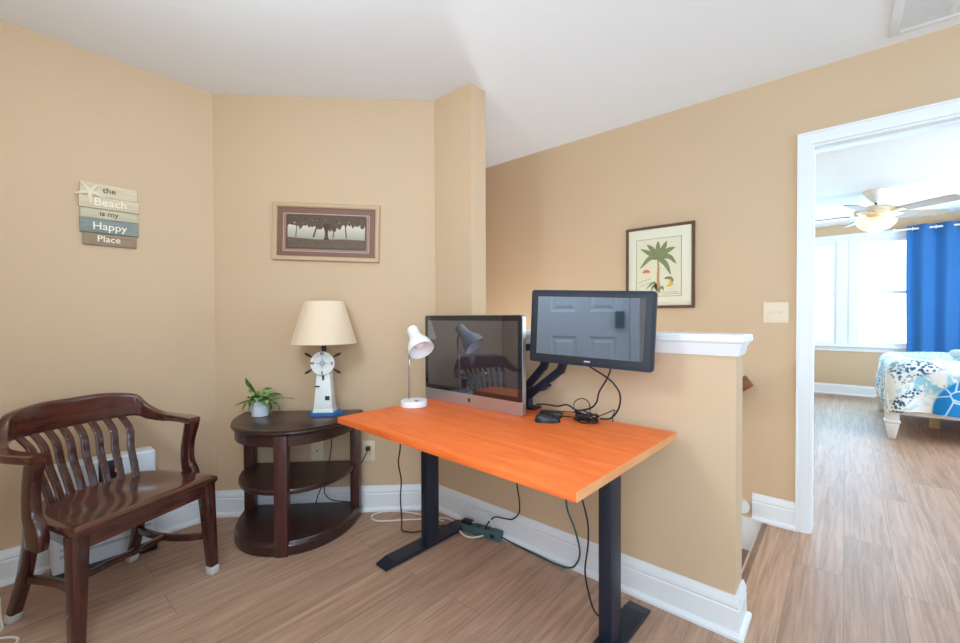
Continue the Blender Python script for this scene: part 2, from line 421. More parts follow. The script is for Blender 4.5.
# baseboards
BASE = [(0, 0), (.03, 0), (.03, .011), (.025, .019), (.015, .023), (.015, .098), (.012, .104), (.0145, .110), (.0135, .124), (.009, .133), (.0065, .146), (0, .146)]
nook = [(XL, YR), (XL, CY), (CX2, YH), (HX, YH), (HX, YH+T), (-.345, YH+T)]
for i, nm in enumerate(('baseboard_left', 'baseboard_angled', 'baseboard_half', 'baseboard_end')):
    molding(nook, BASE, i, nm, M['trim'])
molding([(-.395, YF), (-.198, YF)], BASE, 0, 'baseboard_far', M['trim'])
molding([(DX1+.075, YF), (XR, YF)], BASE, 0, 'baseboard_far_right', M['trim'])
molding([(-1.2, YB), (3.0, YB)], BASE, 0, 'baseboard_bedroom', M['trim'])
# cap of the half wall
CAP = [(0, 1.008), (.007, 1.008), (.009, 1.018), (.012, 1.024), (.013, 1.036), (.018, 1.046), (.019, 1.054), (.025, 1.056), (.029, 1.062), (.029, 1.079), (.025, 1.086), (0, 1.086)]
capp = [(PX, YH), (HX, YH), (HX, YH+T), (PX, YH+T)]
mb = MB()
P = [Vector((x, y, 0)) for x, y in capp]
offs = [Vector((0, -1, 0)), Vector((1, -1, 0)), Vector((1, 1, 0)), Vector((0, 1, 0))]
mb.rings([[p+o*d+Vector((0, 0, z)) for d, z in CAP] for p, o in zip(P, offs)])
mb.box(PX, HX, YH, YH+T, 1.02, 1.0855)
struct(mb.build('trim_half_wall_cap', M['trim'], ang=25))

# stairs going down to the left
mb = MB()
for k in range(10):
    x1 = -.345-.25*k; z = -.185*(k+1)
    mb.mi = 0; mb.box(x1-.28, x1, YH+T, YF, z-.03, z)
    mb.mi = 1; mb.box(x1-.015, x1, YH+T, YF, z, z+.155)
mb.mi = 0
mb.box(-.345, -.315, YH+T, YF, -.032, .002, bev=.008)
struct(mb.build('trim_stair_treads', [M['stairwood'], M['trim']], smooth=False))
mb = MB()   # sloping skirt board on the far wall
mb.prism([(-.345, .0), (-.345, -.20), (-2.85, -2.05), (-2.85, -1.75), (-.47, .0)], YF-.018, YF, 'y')
mb.cyl((-.44, YF-.03, .06), (-.44, YF, .06), .034, n=24)
struct(mb.build('trim_stair_skirt', M['trim']))

# bedroom doorway casing and jamb
def casing(name, x0, x1, ztop, y, w, sgn, t=.02):
    """casing round an opening: three mitred boards with a stepped face on wall plane y, facing sgn*y"""
    prof = [(0, 0), (0, t*.6), (.006, t*.75), (w*.55, t), (w*.8, t), (w*.86, t*1.35), (w*.98, t*1.35), (w, t), (w, 0)]
    mb = MB()
    path = [(x0, 0, -1, 0), (x0, ztop, -1, 1), (x1, ztop, 1, 1), (x1, 0, 1, 0)]
    mb.rings([[Vector((x+ox*a, y+sgn*d, z+oz*a)) for a, d in prof] for x, z, ox, oz in path])
    return mb
mb = casing('door', DX0, DX1, DZ, YF, .062, -1)
mb.box(DX0-.001, DX0+.008, YF, YF+.12, 0, DZ); mb.box(DX1-.012, DX1+.001, YF, YF+.12, 0, DZ); mb.box(DX0+.008, DX1-.012, YF+.001, YF+.119, DZ-.012, DZ+.001)
mb.box(DX1-.024, DX1-.0115, YF+.05, YF+.085, 0, DZ-.0125); mb.box(DX0+.009, DX1-.025, YF+.05, YF+.085, DZ-.024, DZ-.0115)
struct(mb.build('door_1', M['trim'], ang=20))

# six panel door behind the camera (it is what the monitor reflects)
mb = casing('door', EX0, EX1, EZ, YR, .07, 1)
struct(mb.build('trim_entry_casing', M['trim'], ang=20))
mb = MB(); yd = YR-.012
pan = [(-1.23, -1.01), (-.91, -.69)]; zz = [(.18, .98), (1.19, 1.62), (1.72, 1.93)]
xs = [EX0+.008, -1.23, -1.01, -.91, -.69, EX1-.008]; zs = [.008, .18, .98, 1.19, 1.62, 1.72, 1.93, EZ-.006]
for i in range(5):
    for j in range(7):
        if i in (1, 3) and j in (1, 3, 5):
            a, b, c, d = xs[i], xs[i+1], zs[j], zs[j+1]
            lv = [(0, 0), (.012, -.012), (.03, -.012), (.05, -.003)]
            mb.rings([[Vector((x, yd+dy, z)) for x, z in ((a+e, c+e), (b-e, c+e), (b-e, d-e), (a+e, d-e))] for e, dy in lv], cap=False)
            e = .05; mb._face([mb.bm.verts.new((x, yd-.003, z)) for x, z in ((a+e, c+e), (b-e, c+e), (b-e, d-e), (a+e, d-e))])
        else:
            mb._face([mb.bm.verts.new((x, yd, z)) for x, z in ((xs[i], zs[j]), (xs[i+1], zs[j]), (xs[i+1], zs[j+1]), (xs[i], zs[j+1]))])
mb.box(EX0+.008, EX1-.008, yd-.04, yd-.014, .008, EZ-.006)
d2 = struct(mb.build('door_2', M['trim'], smooth=False))
mb = MB(); mb.box(-.70, -.625, yd, yd+.03, 1.05, 1.19, bev=.006); mb.build('keypad_lock', M['blackplastic'], d2)

# windows
def window(name, frame_mb, pane_mb, pm='pane', extra=None):
    f = struct(frame_mb.build(name, M['trim'], smooth=False))
    pane_mb.build('pane', M[pm], f, smooth=False)
    if extra: extra.build('blind', M['blinds'], f, smooth=False)
for i, (a, b) in enumerate(BW):
    f = MB(); zm = (BZ0+BZ1)/2
    f.box(a, a+.045, YB-.005, YB+.08, BZ0, BZ1); f.box(b-.045, b, YB-.005, YB+.08, BZ0, BZ1)
    f.box(a+.045, b-.045, YB-.003, YB+.08, BZ0, BZ0+.05); f.box(a+.045, b-.045, YB-.003, YB+.08, BZ1-.05, BZ1)
    f.box(a+.045, b-.045, YB+.01, YB+.06, zm-.02, zm+.02)
    p = MB(); p.box(a+.04, b-.04, YB+.05, YB+.055, BZ0+.045, BZ1-.045)
    e = None
    if i == 0:
        e = MB()
        for k in range(28): e.box(a+.05, b-.05, YB+.02, YB+.042, BZ0+.06+k*.026, BZ0+.062+k*.026, bev=0)
    window('window_%d' % (i+1), f, p, extra=e)
mb = MB()      # shared casing, sill and apron of the bedroom windows
mb.box(-.75, .95, YB-.022, YB, BZ1, BZ1+.085); mb.box(-.75, .95, YB-.03, YB, BZ1+.085, BZ1+.10)
mb.box(-.75, -.655, YB-.02, YB+.002, BZ0, BZ1); mb.box(.855, .95, YB-.02, YB+.002, BZ0, BZ1)
mb.box(-.105, -.03, YB-.02, YB+.002, BZ0, BZ1); mb.box(.03, .105, YB-.02, YB+.002, BZ0, BZ1); mb.box(-.03, .03, YB-.008, YB+.002, BZ0, BZ1)
mb.box(-.78, .98, YB-.06, YB, BZ0-.025, BZ0, bev=.006); mb.box(-.75, .95, YB-.018, YB, BZ0-.085, BZ0-.025)
struct(mb.build('trim_bedroom_window', M['trim'], smooth=False))
f = MB()
for y0, y1 in ((WY0, WY0+.05), (WY1-.05, WY1), ((WY0+WY1)/2-.04, (WY0+WY1)/2+.04)): f.box(XR-.015, XR+.1, y0, y1, WZ0, WZ1)
for z0, z1 in ((WZ0, WZ0+.05), (WZ1-.05, WZ1), ((WZ0+WZ1)/2-.02, (WZ0+WZ1)/2+.02)): f.box(XR-.01, XR+.1, WY0, WY1, z0, z1)
p = MB(); p.box(XR+.08, XR+.085, WY0, WY1, WZ0, WZ1)
window('window_3', f, p)
f = MB()
for x0, x1 in ((VX0, VX0+.05), (VX1-.05, VX1), ((VX0+VX1)/2-.03, (VX0+VX1)/2+.03)): f.box(x0, x1, YR-.08, YR+.015, VZ0, VZ1)
for z0, z1 in ((VZ0, VZ0+.05), (VZ1-.05, VZ1), ((VZ0+VZ1)/2-.02, (VZ0+VZ1)/2+.02)): f.box(VX0, VX1, YR-.07, YR+.01, z0, z1)
p = MB(); p.box(VX0, VX1, YR-.06, YR-.055, VZ0, VZ1)
window('window_4', f, p)  # unseen window behind the camera, added for fill light
f = MB()
for y0, y1 in ((4.0, 4.05), (6.35, 6.4), (5.17, 5.23)): f.box(2.985, 3.08, y0, y1, .7, 2.2)
for z0, z1 in ((.7, .75), (2.15, 2.2), (1.43, 1.47)): f.box(2.99, 3.07, 4.0, 6.4, z0, z1)
p = MB(); p.box(3.06, 3.065, 4.0, 6.4, .7, 2.2)
window('window_5', f, p)  # out-of-view side window, added to light the bedroom evenly

# ceiling air vent
t = thing('ceiling_vent', 'white air return grille set in the ceiling at top right', 'vent', (.33, 2.44, ZC))
mb = MB()
for a in ((-.19, -.155, -.28, .28), (.155, .19, -.28, .28), (-.155, .155, -.28, -.245), (-.155, .155, .245, .28), (-.012, .012, -.245, .245)):
    mb.box(a[0], a[1], a[2], a[3], -.014, 0, bev=.003)
mb.build('frame', M['vent'], t)
mb = MB()
for k in range(22):
    y = -.235+k*.0224
    mb.box(-.155, .155, y-.0098, y+.0098, -.0120, -.0110, mtx=Matrix.Translation((0, y, -.007)) @ Matrix.Rotation(R(2), 4, 'X') @ Matrix.Translation((0, -y, .007)))
mb.box(-.155, .155, -.245, .245, -.001, 0)
mb.build('grille', M['ventdark'], t, smooth=False)

# ------------------------------------------------------------------ wooden armchair
fr = Vector((.918, .395, 0))
t = thing('wooden_armchair', 'dark mahogany wooden armchair with slatted back standing against the left wall', 'chair', (-2.045, .405, 0), R(113.3))
# seat: a dished board
mb = MB()
def seat_outline(k, n, z, ins=0):
    pts = []
    W0, W1, D0, D1 = .262-ins, .225-ins, -.012+ins, .405-ins
    r = .04
    return W0, W1, D0, D1
def seat_top(u, v):
    y = -.012+.417*v; w = .262-.055*v*v-.05*max(0, (v-.75)/.25)**2; x = (2*u-1)*w
    d = .013*math.exp(-((abs(x)-.10)/.075)**2)*math.exp(-((y-.20)/.12)**2)
    edge = max(0, 1-min(u, 1-u)*2*w/.02, 1-v*.417/.02, 1-(1-v)*.417/.02)
    return Vector((x, y, .45-d-.010*edge*edge))
nu, nv = 36, 30
top = [[seat_top(i/nu, j/nv) for j in range(nv+1)] for i in range(nu+1)]
vt = [[mb.bm.verts.new(p) for p in r] for r in top]
for i in range(nu):
    for j in range(nv): mb._face([vt[i][j], vt[i+1][j], vt[i+1][j+1], vt[i][j+1]])
edge = [(i, 0) for i in range(nu)]+[(nu, j) for j in range(nv)]+[(i, nv) for i in range(nu, 0, -1)]+[(0, j) for j in range(nv, 0, -1)]
prev = [vt[i][j] for i, j in edge]
cen = Vector((0, .195, 0))
for dz, k in ((.422, 1.006), (.414, .985)):
    cur = []
    for i, j in edge:
        p = top[i][j]; cur.append(mb.bm.verts.new((p.x*k, cen.y+(p.y-cen.y)*k, dz)))
    for a in range(len(edge)): mb._face([prev[a], prev[(a+1) % len(edge)], cur[(a+1) % len(edge)], cur[a]])
    prev = cur
mb._face(prev)
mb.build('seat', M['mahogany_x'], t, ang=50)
mb = MB()
mb.box(-.235, .235, .008, .03, .362, .415, bev=.003)
for sx in (-1, 1): mb.prism([(sx*.243, .02), (sx*.221, .02), (sx*.178, .375), (sx*.198, .378)], .362, .4155, 'z')
mb.box(-.18, .18, .355, .376, .363, .415, bev=.003)
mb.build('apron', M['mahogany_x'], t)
# back rail and arms: one continuous bent rail
half = [(.280, .145, .676, .026, .0135), (.291, .21, .677, .028, .014), (.295, .28, .677, .026, .0145), (.282, .35, .681, .021, .019), (.252, .408, .708, .017, .034), (.232, .432, .736, .015, .047), (.20, .453, .748, .014, .053), (.105, .478, .755, .013, .060), (0, .486, .755, .013, .060)]
full = [(-x, y, z, w, h) for x, y, z, w, h in half[:-1]]+[half[-1]]+half[-2::-1]
cp = catmull([h[:3] for h in full], 6); cw = catmull([(h[3], h[4], 0) for h in full], 6)
secs = []
for i, c in enumerate(cp):
    tg = (cp[min(i+1, len(cp)-1)]-cp[max(i-1, 0)]); tg.z = 0; tg.normalize()
    sd = Vector((tg.y, -tg.x, 0)); secs.append((c, sd, Vector((0, 0, 1))+sd*0, cw[i].x, cw[i].y))
mb = MB(); mb.sweep(secs)
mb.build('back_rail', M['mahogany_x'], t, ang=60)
# S shaped arm posts
for sx in (-1, 1):
    pts = catmull([(sx*.280, .155, .676), (sx*.280, .162, .655), (sx*.280, .178, .60), (sx*.278, .188, .535), (sx*.278, .184, .475), (sx*.277, .168, .435), (sx*.277, .163, .40), (sx*.277, .165, .365)], 5)
    wd = catmull([(.017, .026, 0), (.018, .027, 0), (.017, .024, 0), (.017, .025, 0), (.017, .029, 0), (.018, .036, 0), (.018, .040, 0), (.016, .036, 0)], 5)
    mb = MB(); sc = []
    for i, c in enumerate(pts):
        tg = (pts[min(i+1, len(pts)-1)]-pts[max(i-1, 0)]).normalized()
        up = Vector((1, 0, 0)).cross(tg).normalized()
        sc.append((c, Vector((1, 0, 0)), up, wd[i].x, wd[i].y))
    mb.sweep(sc); mb.build('arm_post', M['mahogany'], t, ang=60)
# eight bent slats
for k in range(8):
    u = (k-3.5)/3.5
    xb, xt = u*.148-.010, u*.176-.012
    yb = .368-.055*u*u; yt = .486-.035*u*u
    pts = catmull([(xb, yb, .436), (xb+(xt-xb)*.2, yb+.022, .50), (xb+(xt-xb)*.45, yb+.052, .57), (xb+(xt-xb)*.75, yb+.07, .65), (xt, yt, .702)], 5)
    mb = MB(); sc = []
    a = Vector((1, -.25*u, 0)).normalized()
    for i, c in enumerate(pts):
        tg = (pts[min(i+1, len(pts)-1)]-pts[max(i-1, 0)]).normalized()
        sc.append((c, a, a.cross(tg).normalized(), .0135, .0045))
    mb.sweep(sc); mb.build('slat', M['mahogany'], t, ang=60)
# legs with pale foot caps
for sx in (-1, 1):
    mb = MB(); mb.taper((sx*.252, .012, .035), (sx*.238, .028, .416), .018, .018, .026, .026, bev=.004)
    lg = mb.build('leg', M['mahogany'], t)
    mb = MB(); mb.taper((sx*.2525, .0115, 0), (sx*.252, .012, .036), .0195, .0195, .0205, .0205, bev=.005); mb.build('foot_cap', M['ferrule'], lg)
    pts = catmull([(sx*.20, .345, .416), (sx*.197, .372, .30), (sx*.200, .405, .17), (sx*.207, .455, .034)], 5)
    mb = MB(); sc = []
    for i, c in enumerate(pts):
        tg = (pts[min(i+1, len(pts)-1)]-pts[max(i-1, 0)]).normalized()
        sc.append((c, Vector((1, 0, 0)), Vector((1, 0, 0)).cross(tg).normalized(), .017, .024-.006*i/len(pts)))
    mb.sweep(sc); lg = mb.build('leg', M['mahogany'], t, ang=60)
    mb = MB(); mb.taper((sx*.2085, .466, 0), (sx*.207, .453, .036), .0185, .0195, .019, .021, bev=.005); mb.build('foot_cap', M['ferrule'], lg)
    pts = catmull([(sx*.243, .04, .17), (sx*.20, .12, .17), (sx*.178, .22, .17), (sx*.182, .32, .17), (sx*.198, .395, .17)], 4)
    mb = MB(); sc = []
    for i, c in enumerate(pts):
        tg = (pts[min(i+1, len(pts)-1)]-pts[max(i-1, 0)]).normalized()
        sc.append((c, Vector((0, 0, 1)).cross(tg).normalized(), Vector((0, 0, 1)), .010, .014))
    mb.sweep(sc); mb.build('side_stretcher', M['mahogany'], t, ang=60)
mb = MB(); mb.box(-.185, .185, .19, .216, .164, .184, bev=.004); mb.build('cross_stretcher', M['mahogany'], t)

# ------------------------------------------------------------------ white heater behind the chair
t = thing('panel_heater', 'white box heater with black display on the floor behind the armchair', 'heater', (-2.64, .335, 0), R(90))
mb = MB(); mb.box(-.185, .185, -.052, .052, .03, .50, bev=.012, seg=3); mb.build('casing', M['heater'], t)
mb = MB(); mb.box(-.187, .187, -.055, .055, 0, .034, bev=.008); mb.build('base', M['blackplastic'], t)
mb = MB(); mb.box(-.03, .055, -.0545, -.051, .35, .49, bev=.0015); mb.build('display', M['blackplastic'], t)
mb = MB()
for k in range(5): mb.box(-.16, .16, -.053, -.0515, .10+k*.03, .112+k*.03)
mb.build('outlet_slots', M['greypaint'], t)
for z in (.432, .375):
    mb = MB(); mb.box(.028, .05, -.0565, -.054, z, z+.022); mb.build('red_indicator', M['red'], t)

# ------------------------------------------------------------------ half round side table
t = thing('side_table', 'dark espresso half round side table with two shelves against the angled wall', 'table', (-2.374, 1.174, 0), R(45))
def demi(a, b, n=36, e=2.15):
    pts = []
    for k in range(n+1):
        th = PI+PI*k/n; c, s_ = math.cos(th), math.sin(th)
        pts.append((a*math.copysign(abs(c)**(2/e), c), b*math.copysign(abs(s_)**(2/e), s_)))
    return pts
def slab(mb, a, b, prof):
    """prof: list of (inset, z)"""
    mb.rings([[Vector((x, min(y, -.0), z)) for x, y in demi(a-i, b-i)] for i, z in prof])
mb = MB(); slab(mb, .338, .448, [(.012, .582), (.004, .588), (0, .594), (.001, .601), (.006, .604), (.004, .607), (.010, .6105)])
mb.build('table_top', M['espresso'], t, ang=30)
mb = MB(); slab(mb, .320, .430, [(0, .530), (0, .5825)]); mb.build('apron', M['espresso'], t)
mb = MB(); slab(mb, .306, .412, [(.004, .288), (0, .293), (0, .307), (.004, .312)]); mb.build('shelf', M['espresso'], t)
mb = MB(); slab(mb, .326, .436, [(.004, .002), (0, .01), (0, .048), (.008, .056), (.012, .068)]); mb.build('base_shelf', M['espresso'], t)
for x, y, w, d in ((.033, -.416, .031, .026), (-.290, -.03, .026, .028), (.298, -.03, .026, .028)):
    mb = MB(); mb.box(x-w, x+w, y-d, y+d, 0, .583, bev=.004); mb.build('leg', M['espresso_z'], t)

# ------------------------------------------------------------------ lighthouse lamp
LP = Vector((-2.198, 1.207, .6105))
t = thing('table_lamp', 'lighthouse table lamp with ship wheel and cream shade on the side table', 'lamp', LP, R(45))
mb = MB(); mb.prism([(-.085, -.02), (-.06, -.055), (.06, -.055), (.1, 0), (.06, .05), (-.06, .05), (-.085, .02)], 0, .018, 'z'); mb.build('base', M['bluepaint'], t)
mb = MB(); mb.taper((0, 0, .016), (0, 0, .036), .056, .046, .052, .043, bev=.002)
mb.taper((0, 0, .034), (0, 0, .245), .05, .042, .034, .03, bev=.002)
tw = mb.build('tower', M['whitepaint'], t)
mb = MB(); mb.box(.012, .036, -.0405, -.036, .085, .108); mb.build('window', M['darkprint'], tw)
mb = MB(); mb.box(-.042, -.018, -.041, -.034, .158, .165); mb.build('bar', M['darkprint'], tw)
mb = MB(); mb.box(-.004, .006, -.036, -.03, .195, .226); mb.build('door_slot', M['darkprint'], tw)
ry = Matrix.Rotation(R(90), 4, 'X')
wm = Matrix.Translation((0, -.036, .289)) @ ry
mb = MB(); mb.lathe([(.040, -.006), (.064, -.006), (.066, 0), (.064, .010), (.045, .012), (.042, .006), (.040, .004)], 40, wm)
mb.lathe([(.001, -.006), (.042, -.006), (.042, .005), (.001, .005)], 40, wm)
wh = mb.build('ship_wheel', M['whitepaint'], t)
mb = MB()
for k in range(8):
    a = k*PI/4; q = .038 if k % 2 == 0 else .022
    d = Vector((math.cos(a), 0, math.sin(a))); e = Vector((-d.z, 0, d.x))
    c = Vector((0, -.0425, .289))
    v = [c+e*.006+d*.004, c-e*.006+d*.004, c+d*q]
    mb.rings([[p+Vector((0, dy, 0)) for p in v] for dy in (0, -.002)])
mb.build('compass_rose', M['greypaint'], wh, smooth=False)
for body, x, z in (('N', 0, .345), ('S', 0, .240), ('E', .053, .292), ('W', -.053, .292)):
    text(body, .022, M['darkprint'], wh, (x, -.0485, z-.003), (R(90), 0, 0), 'compass_letter', offset=.0008)
for k in range(6):
    a = R(30+60*k) if k not in (1, 4) else R(90 if k == 1 else 270)
    if k == 4: continue
    d = Vector((math.cos(a), 0, math.sin(a))); c = Vector((0, -.034, .289))
    mb = MB(); q = (d).to_track_quat('Z', 'Y').to_matrix().to_4x4(); q.translation = c
    mb.lathe([(.0045, .062), (.0045, .076), (.007, .082), (.0078, .096), (.0055, .108), (.002, .112)], 14, q)
    mb.build('wheel_handle', M['darkprint'], wh)
mb = MB(); mb.cyl((0, 0, .24), (0, 0, .43), .010); mb.cyl((0, 0, .395), (0, 0, .45), .016); mb.build('neck', M['darkprint'], t)
mb = MB(); mb.lathe([(.172, .396), (.174, .397), (.105, .630), (.103, .629), (.101, .628), (.169, .399)], 56, cap=False)
for k in range(3):
    a = k*2*PI/3; mb.cyl((0, 0, .60), (.1*math.cos(a), .1*math.sin(a), .612), .0015, n=6)
sh = mb.build('lamp_shade', M['shade'], t, ang=50)
mb = MB(); mb.lathe([(.014, .45), (.018, .47), (.03, .50), (.03, .52), (.018, .545), (.002, .552)], 20); mb.build('bulb', M['reveal'], t)
# its cord running down behind the table and over the lower shelf
mb = MB(); mb.tube([(-2.262, 1.296, .50), (-2.251, 1.278, .451), (-2.255, 1.273, .381), (-2.264, 1.265, .318)], .0028)
mb.tube([(-2.268, 1.262, .286), (-2.28, 1.235, .19), (-2.30, 1.215, .124), (-2.31, 1.206, .074)], .0028)
mb.tube([(-2.27, 1.262, .286), (-2.275, 1.24, .164), (-2.265, 1.248, .117), (-2.24, 1.274, .092), (-2.2, 1.315, .082), (-2.15, 1.365, .074)], .0028)
tag(mb.build('lamp_cord', M['blackplastic']), 'thin dark cord hanging behind the shelves of the half round table', 'cord')

# ------------------------------------------------------------------ potted plant
t = thing('potted_plant', 'small variegated green plant in a pale grey pot on the side table', 'plant', (-2.436, .955, .6105), R(40))
mb = MB(); mb.lathe([(.039, 0), (.043, .003), (.0475, .083), (.0475, .087), (.044, .087), (.043, .07)], 32); mb.build('pot', M['ceramic'], t)
mb = MB(); mb.lathe([(.001, .070), (.0435, .070), (.0435, .076), (.001, .078)], 24); mb.build('soil', M['soil'], t)
mb = MB(); rnd = random.Random(3)
def leaf(base, az, elev, length, width, droop):
    d = Vector((math.cos(az), math.sin(az), 0)); side = Vector((-d.y, d.x, 0)); rows = []
    n = 8
    for i in range(n+1):
        s = i/n
        ang = elev-droop*s
        p = Vector(base) if i == 0 else rows[-1][0]+(d*math.cos(ang)+Vector((0, 0, 1))*math.sin(ang))*(length/n)
        p.z = max(p.z, .006); w = width*(math.sin(PI*min(1, s*.93+.05))**.8)*.5
        rows.append((p, w))
    vs = []
    for p, w in rows:
        up = Vector((0, 0, w*.35))
        vs.append([mb.bm.verts.new(p+side*w+up), mb.bm.verts.new(p), mb.bm.verts.new(p-side*w+up)])
    for i in range(n):
        for k in range(2): mb._face([vs[i][k], vs[i][k+1], vs[i+1][k+1], vs[i+1][k]])
for az, el, ln, w, dr in ((PI, .9, .12, .034, -.3), (PI+.2, .3, .105, .026, .8), (PI-.5, .8, .085, .03, 1.2), (2.3, 1.2, .08, .035, 1.4), (.1, .7, .11, .026, .9), (-.2, .5, .095, .022, 1.5), (.5, 1.0, .09, .034, 1.3), (-1.2, 1.2, .08, .034, 1.7), (-1.8, 1.0, .085, .032, 1.9), (-.8, .9, .085, .030, 1.8), (-2.4, .8, .09, .022, 2.2), (1.5, 1.3, .09, .036, 1.2), (-1.5, 1.4, .075, .04, 1.5), (.2, .35, .135, .014, .5), (PI+.3, .5, .1, .012, 2.4), (3.3, 1.1, .075, .03, 1.5), (-.4, 1.2, .075, .03, 1.6), (-.2, .6, .09, .014, 2.6)):
    leaf((rnd.uniform(-.018, .018), rnd.uniform(-.018, .018), .075), az, el, ln*1.3, w*1.55, dr)
mb.build('leaves', M['leaf'], t, ang=60, solid=.0009)

# ------------------------------------------------------------------ wall decorations
# plank sign on the left wall (local x = along the wall, -y = into the room)
t = thing('beach_sign', 'wooden plank sign with starfish reading The Beach is my Happy Place', 'sign', (XL, .38, 1.655), R(90))
zb = [1.806, 1.743, 1.684, 1.636, 1.566, 1.507]
pl = [((.274, .488), 'plank_cream', 'the', .038, 'dtext', .0), ((.269, .494), 'plank_sand', 'Beach', .052, 'ltext', .004), ((.274, .488), 'plank_sage', 'is my', .034, 'dtext', -.002), ((.272, .491), 'plank_blue', 'Happy', .050, 'ltext', .0), ((.282, .483), 'plank_brown', 'Place', .043, 'ltext', -.004)]
for i, ((a, b), pm, body, size, tm, dx) in enumerate(pl):
    mb = MB(); mb.box(a-.38, b-.38, -.020 if i % 2 else -.016, -.003, zb[i+1]-1.655+.001, zb[i]-1.655-.001, bev=.0012)
    p = mb.build('plank', M[pm], t)
    text(body, size, M[tm], p, (dx, -.0207 if i % 2 else -.0167, (zb[i]+zb[i+1])/2-1.655-(.002 if body in ('Happy',) else -.002)), (R(90), 0, 0), offset=.0003)
mb = MB(); mb.box(-.06, -.04, -.003, 0, -.13, .13); mb.box(.04, .06, -.003, 0, -.13, .13); mb.build('backing', M['plank_brown'], t)
mb = MB(); c = Vector((-.072, -.02, .105))
for k in range(5):
    a = R(126+72*k); d = Vector((math.cos(a), 0, math.sin(a))); ln = .058
    sd = Vector((-d.z, 0, d.x)); rg = []
    for s, w in ((0, .011), (.35, .0085), (.7, .0055), (1, .002)):
        p = c+d*ln*s
        rg.append([p+sd*w, p+sd*w*.5+Vector((0, -.008*(1-.6*s), 0)), p-sd*w*.5+Vector((0, -.008*(1-.6*s), 0)), p-sd*w, p+Vector((0, .002, 0))])
    mb.rings(rg)
mb.build('starfish', M['starfish'], t, ang=60)

def frame_rect(mb, w, h, b, d0, d1, lip=.004):
    """mitred picture frame, outer w x h, border b, from y=d0 (wall) to d1 (front, negative)"""
    prof = [(0, d0), (0, d1*.8), (b*.15, d1), (b*.75, d1*.95), (b, d1*.7), (b, d0)]
    cs = [(-1, -1), (1, -1), (1, 1), (-1, 1)]
    mb.rings([[Vector((sx*(w/2-a), y, sz*(h/2-a))) for a, y in prof] for sx, sz in cs], closed=True)
def plate(mb, x0, x1, z0, z1, y, th=.0008): mb.box(x0, x1, y-th, y, z0, z1)

t = thing('tree_picture', 'wide framed sepia picture of spreading trees on the angled wall', 'picture', (-2.309, 1.290, 1.648), R(45))
t.rotation_euler = (0, R(1.5), R(45))
W_, H_ = .613, .335
mb = MB(); frame_rect(mb, W_, H_, .026, 0, -.022); mb.build('frame', M['champagne'], t, ang=20)
mb = MB(); plate(mb, -W_/2+.02, W_/2-.02, -H_/2+.02, H_/2-.02, -.008); mb.build('mat_board', M['matbrown'], t, smooth=False)
mb = MB()
for e, x0, x1, z0, z1 in ((.0022, .245, .245, .112, .106), (.0014, .236, .236, .104, .098)):
    mb.box(-x0-e, -x0+e, -.0105, -.0085, -z0, z1); mb.box(x1-e, x1+e, -.0105, -.0085, -z0, z1)
    mb.box(-x0, x1, -.0105, -.0085, -z0-e, -z0+e); mb.box(-x0, x1, -.0105, -.0085, z1-e, z1+e)
mb.build('mat_line', M['matline'], t, smooth=False)
mb = MB(); x0, x1, z0, z1 = -.222, .222, -.092, .096
mb.mi = 0; plate(mb, x0, x1, z0, z1, -.0088)
mb.mi = 3; mb.prism([(x0, z0), (x1, z0), (x1, z0+.052), (.1, z0+.056), (-.05, z0+.05), (x0, z0+.06)], -.0092, -.0101, 'y')
rr = random.Random(5); can = [(x0, z1), (x0, .035)]
n = 44
for k in range(1, n):
    x = x0+(x1-x0)*k/n; can.append((x, .022-.010*math.sin(k*.33)+.013*rr.uniform(-1, 1)+.022*(abs(x)/.22)**2))
can += [(x1, .045), (x1, z1)]
mb.mi = 1; mb.prism(can, -.0093, -.0103, 'y')
mb.mi = 2
mb.prism([(-.016, z0+.05), (-.010, z0+.066), (-.009, .0), (-.022, .05), (.02, .05), (.008, .0), (.009, z0+.066), (.016, z0+.05)], -.0094, -.0106, 'y')
for xt, lean, w in ((-.075, .02, .005), (-.175, .006, .0025), (.038, .004, .003), (.115, -.008, .0035)):
    mb.prism([(xt-w, z0+.062), (xt+w, z0+.062), (xt+lean+w*.8, .04), (xt+lean-w*.8, .04)], -.0094, -.0105, 'y')
for k in range(9):
    xa, za = rr.uniform(x0+.02, x1-.02), rr.uniform(.045, .085); q = rr.uniform(.0015, .004)
    mb.mi = 0; mb.prism([(xa+q*math.cos(a*PI/3), za+q*math.sin(a*PI/3)) for a in range(6)], -.0103, -.0107, 'y')
mb.build('print', [M['sepiapale'], M['tree_dark'], M['tree_trunk'], M['grass_dark']], t, smooth=False)
mb = MB(); e = .003
mb.box(x0-e, x0, -.0115, -.0085, z0-e, z1+e); mb.box(x1, x1+e, -.0115, -.0085, z0-e, z1+e); mb.box(x0, x1, -.0115, -.0085, z0-e, z0); mb.box(x0, x1, -.0115, -.0085, z1, z1+e)
mb.build('inner_border', M['darkprint'], t, smooth=False)

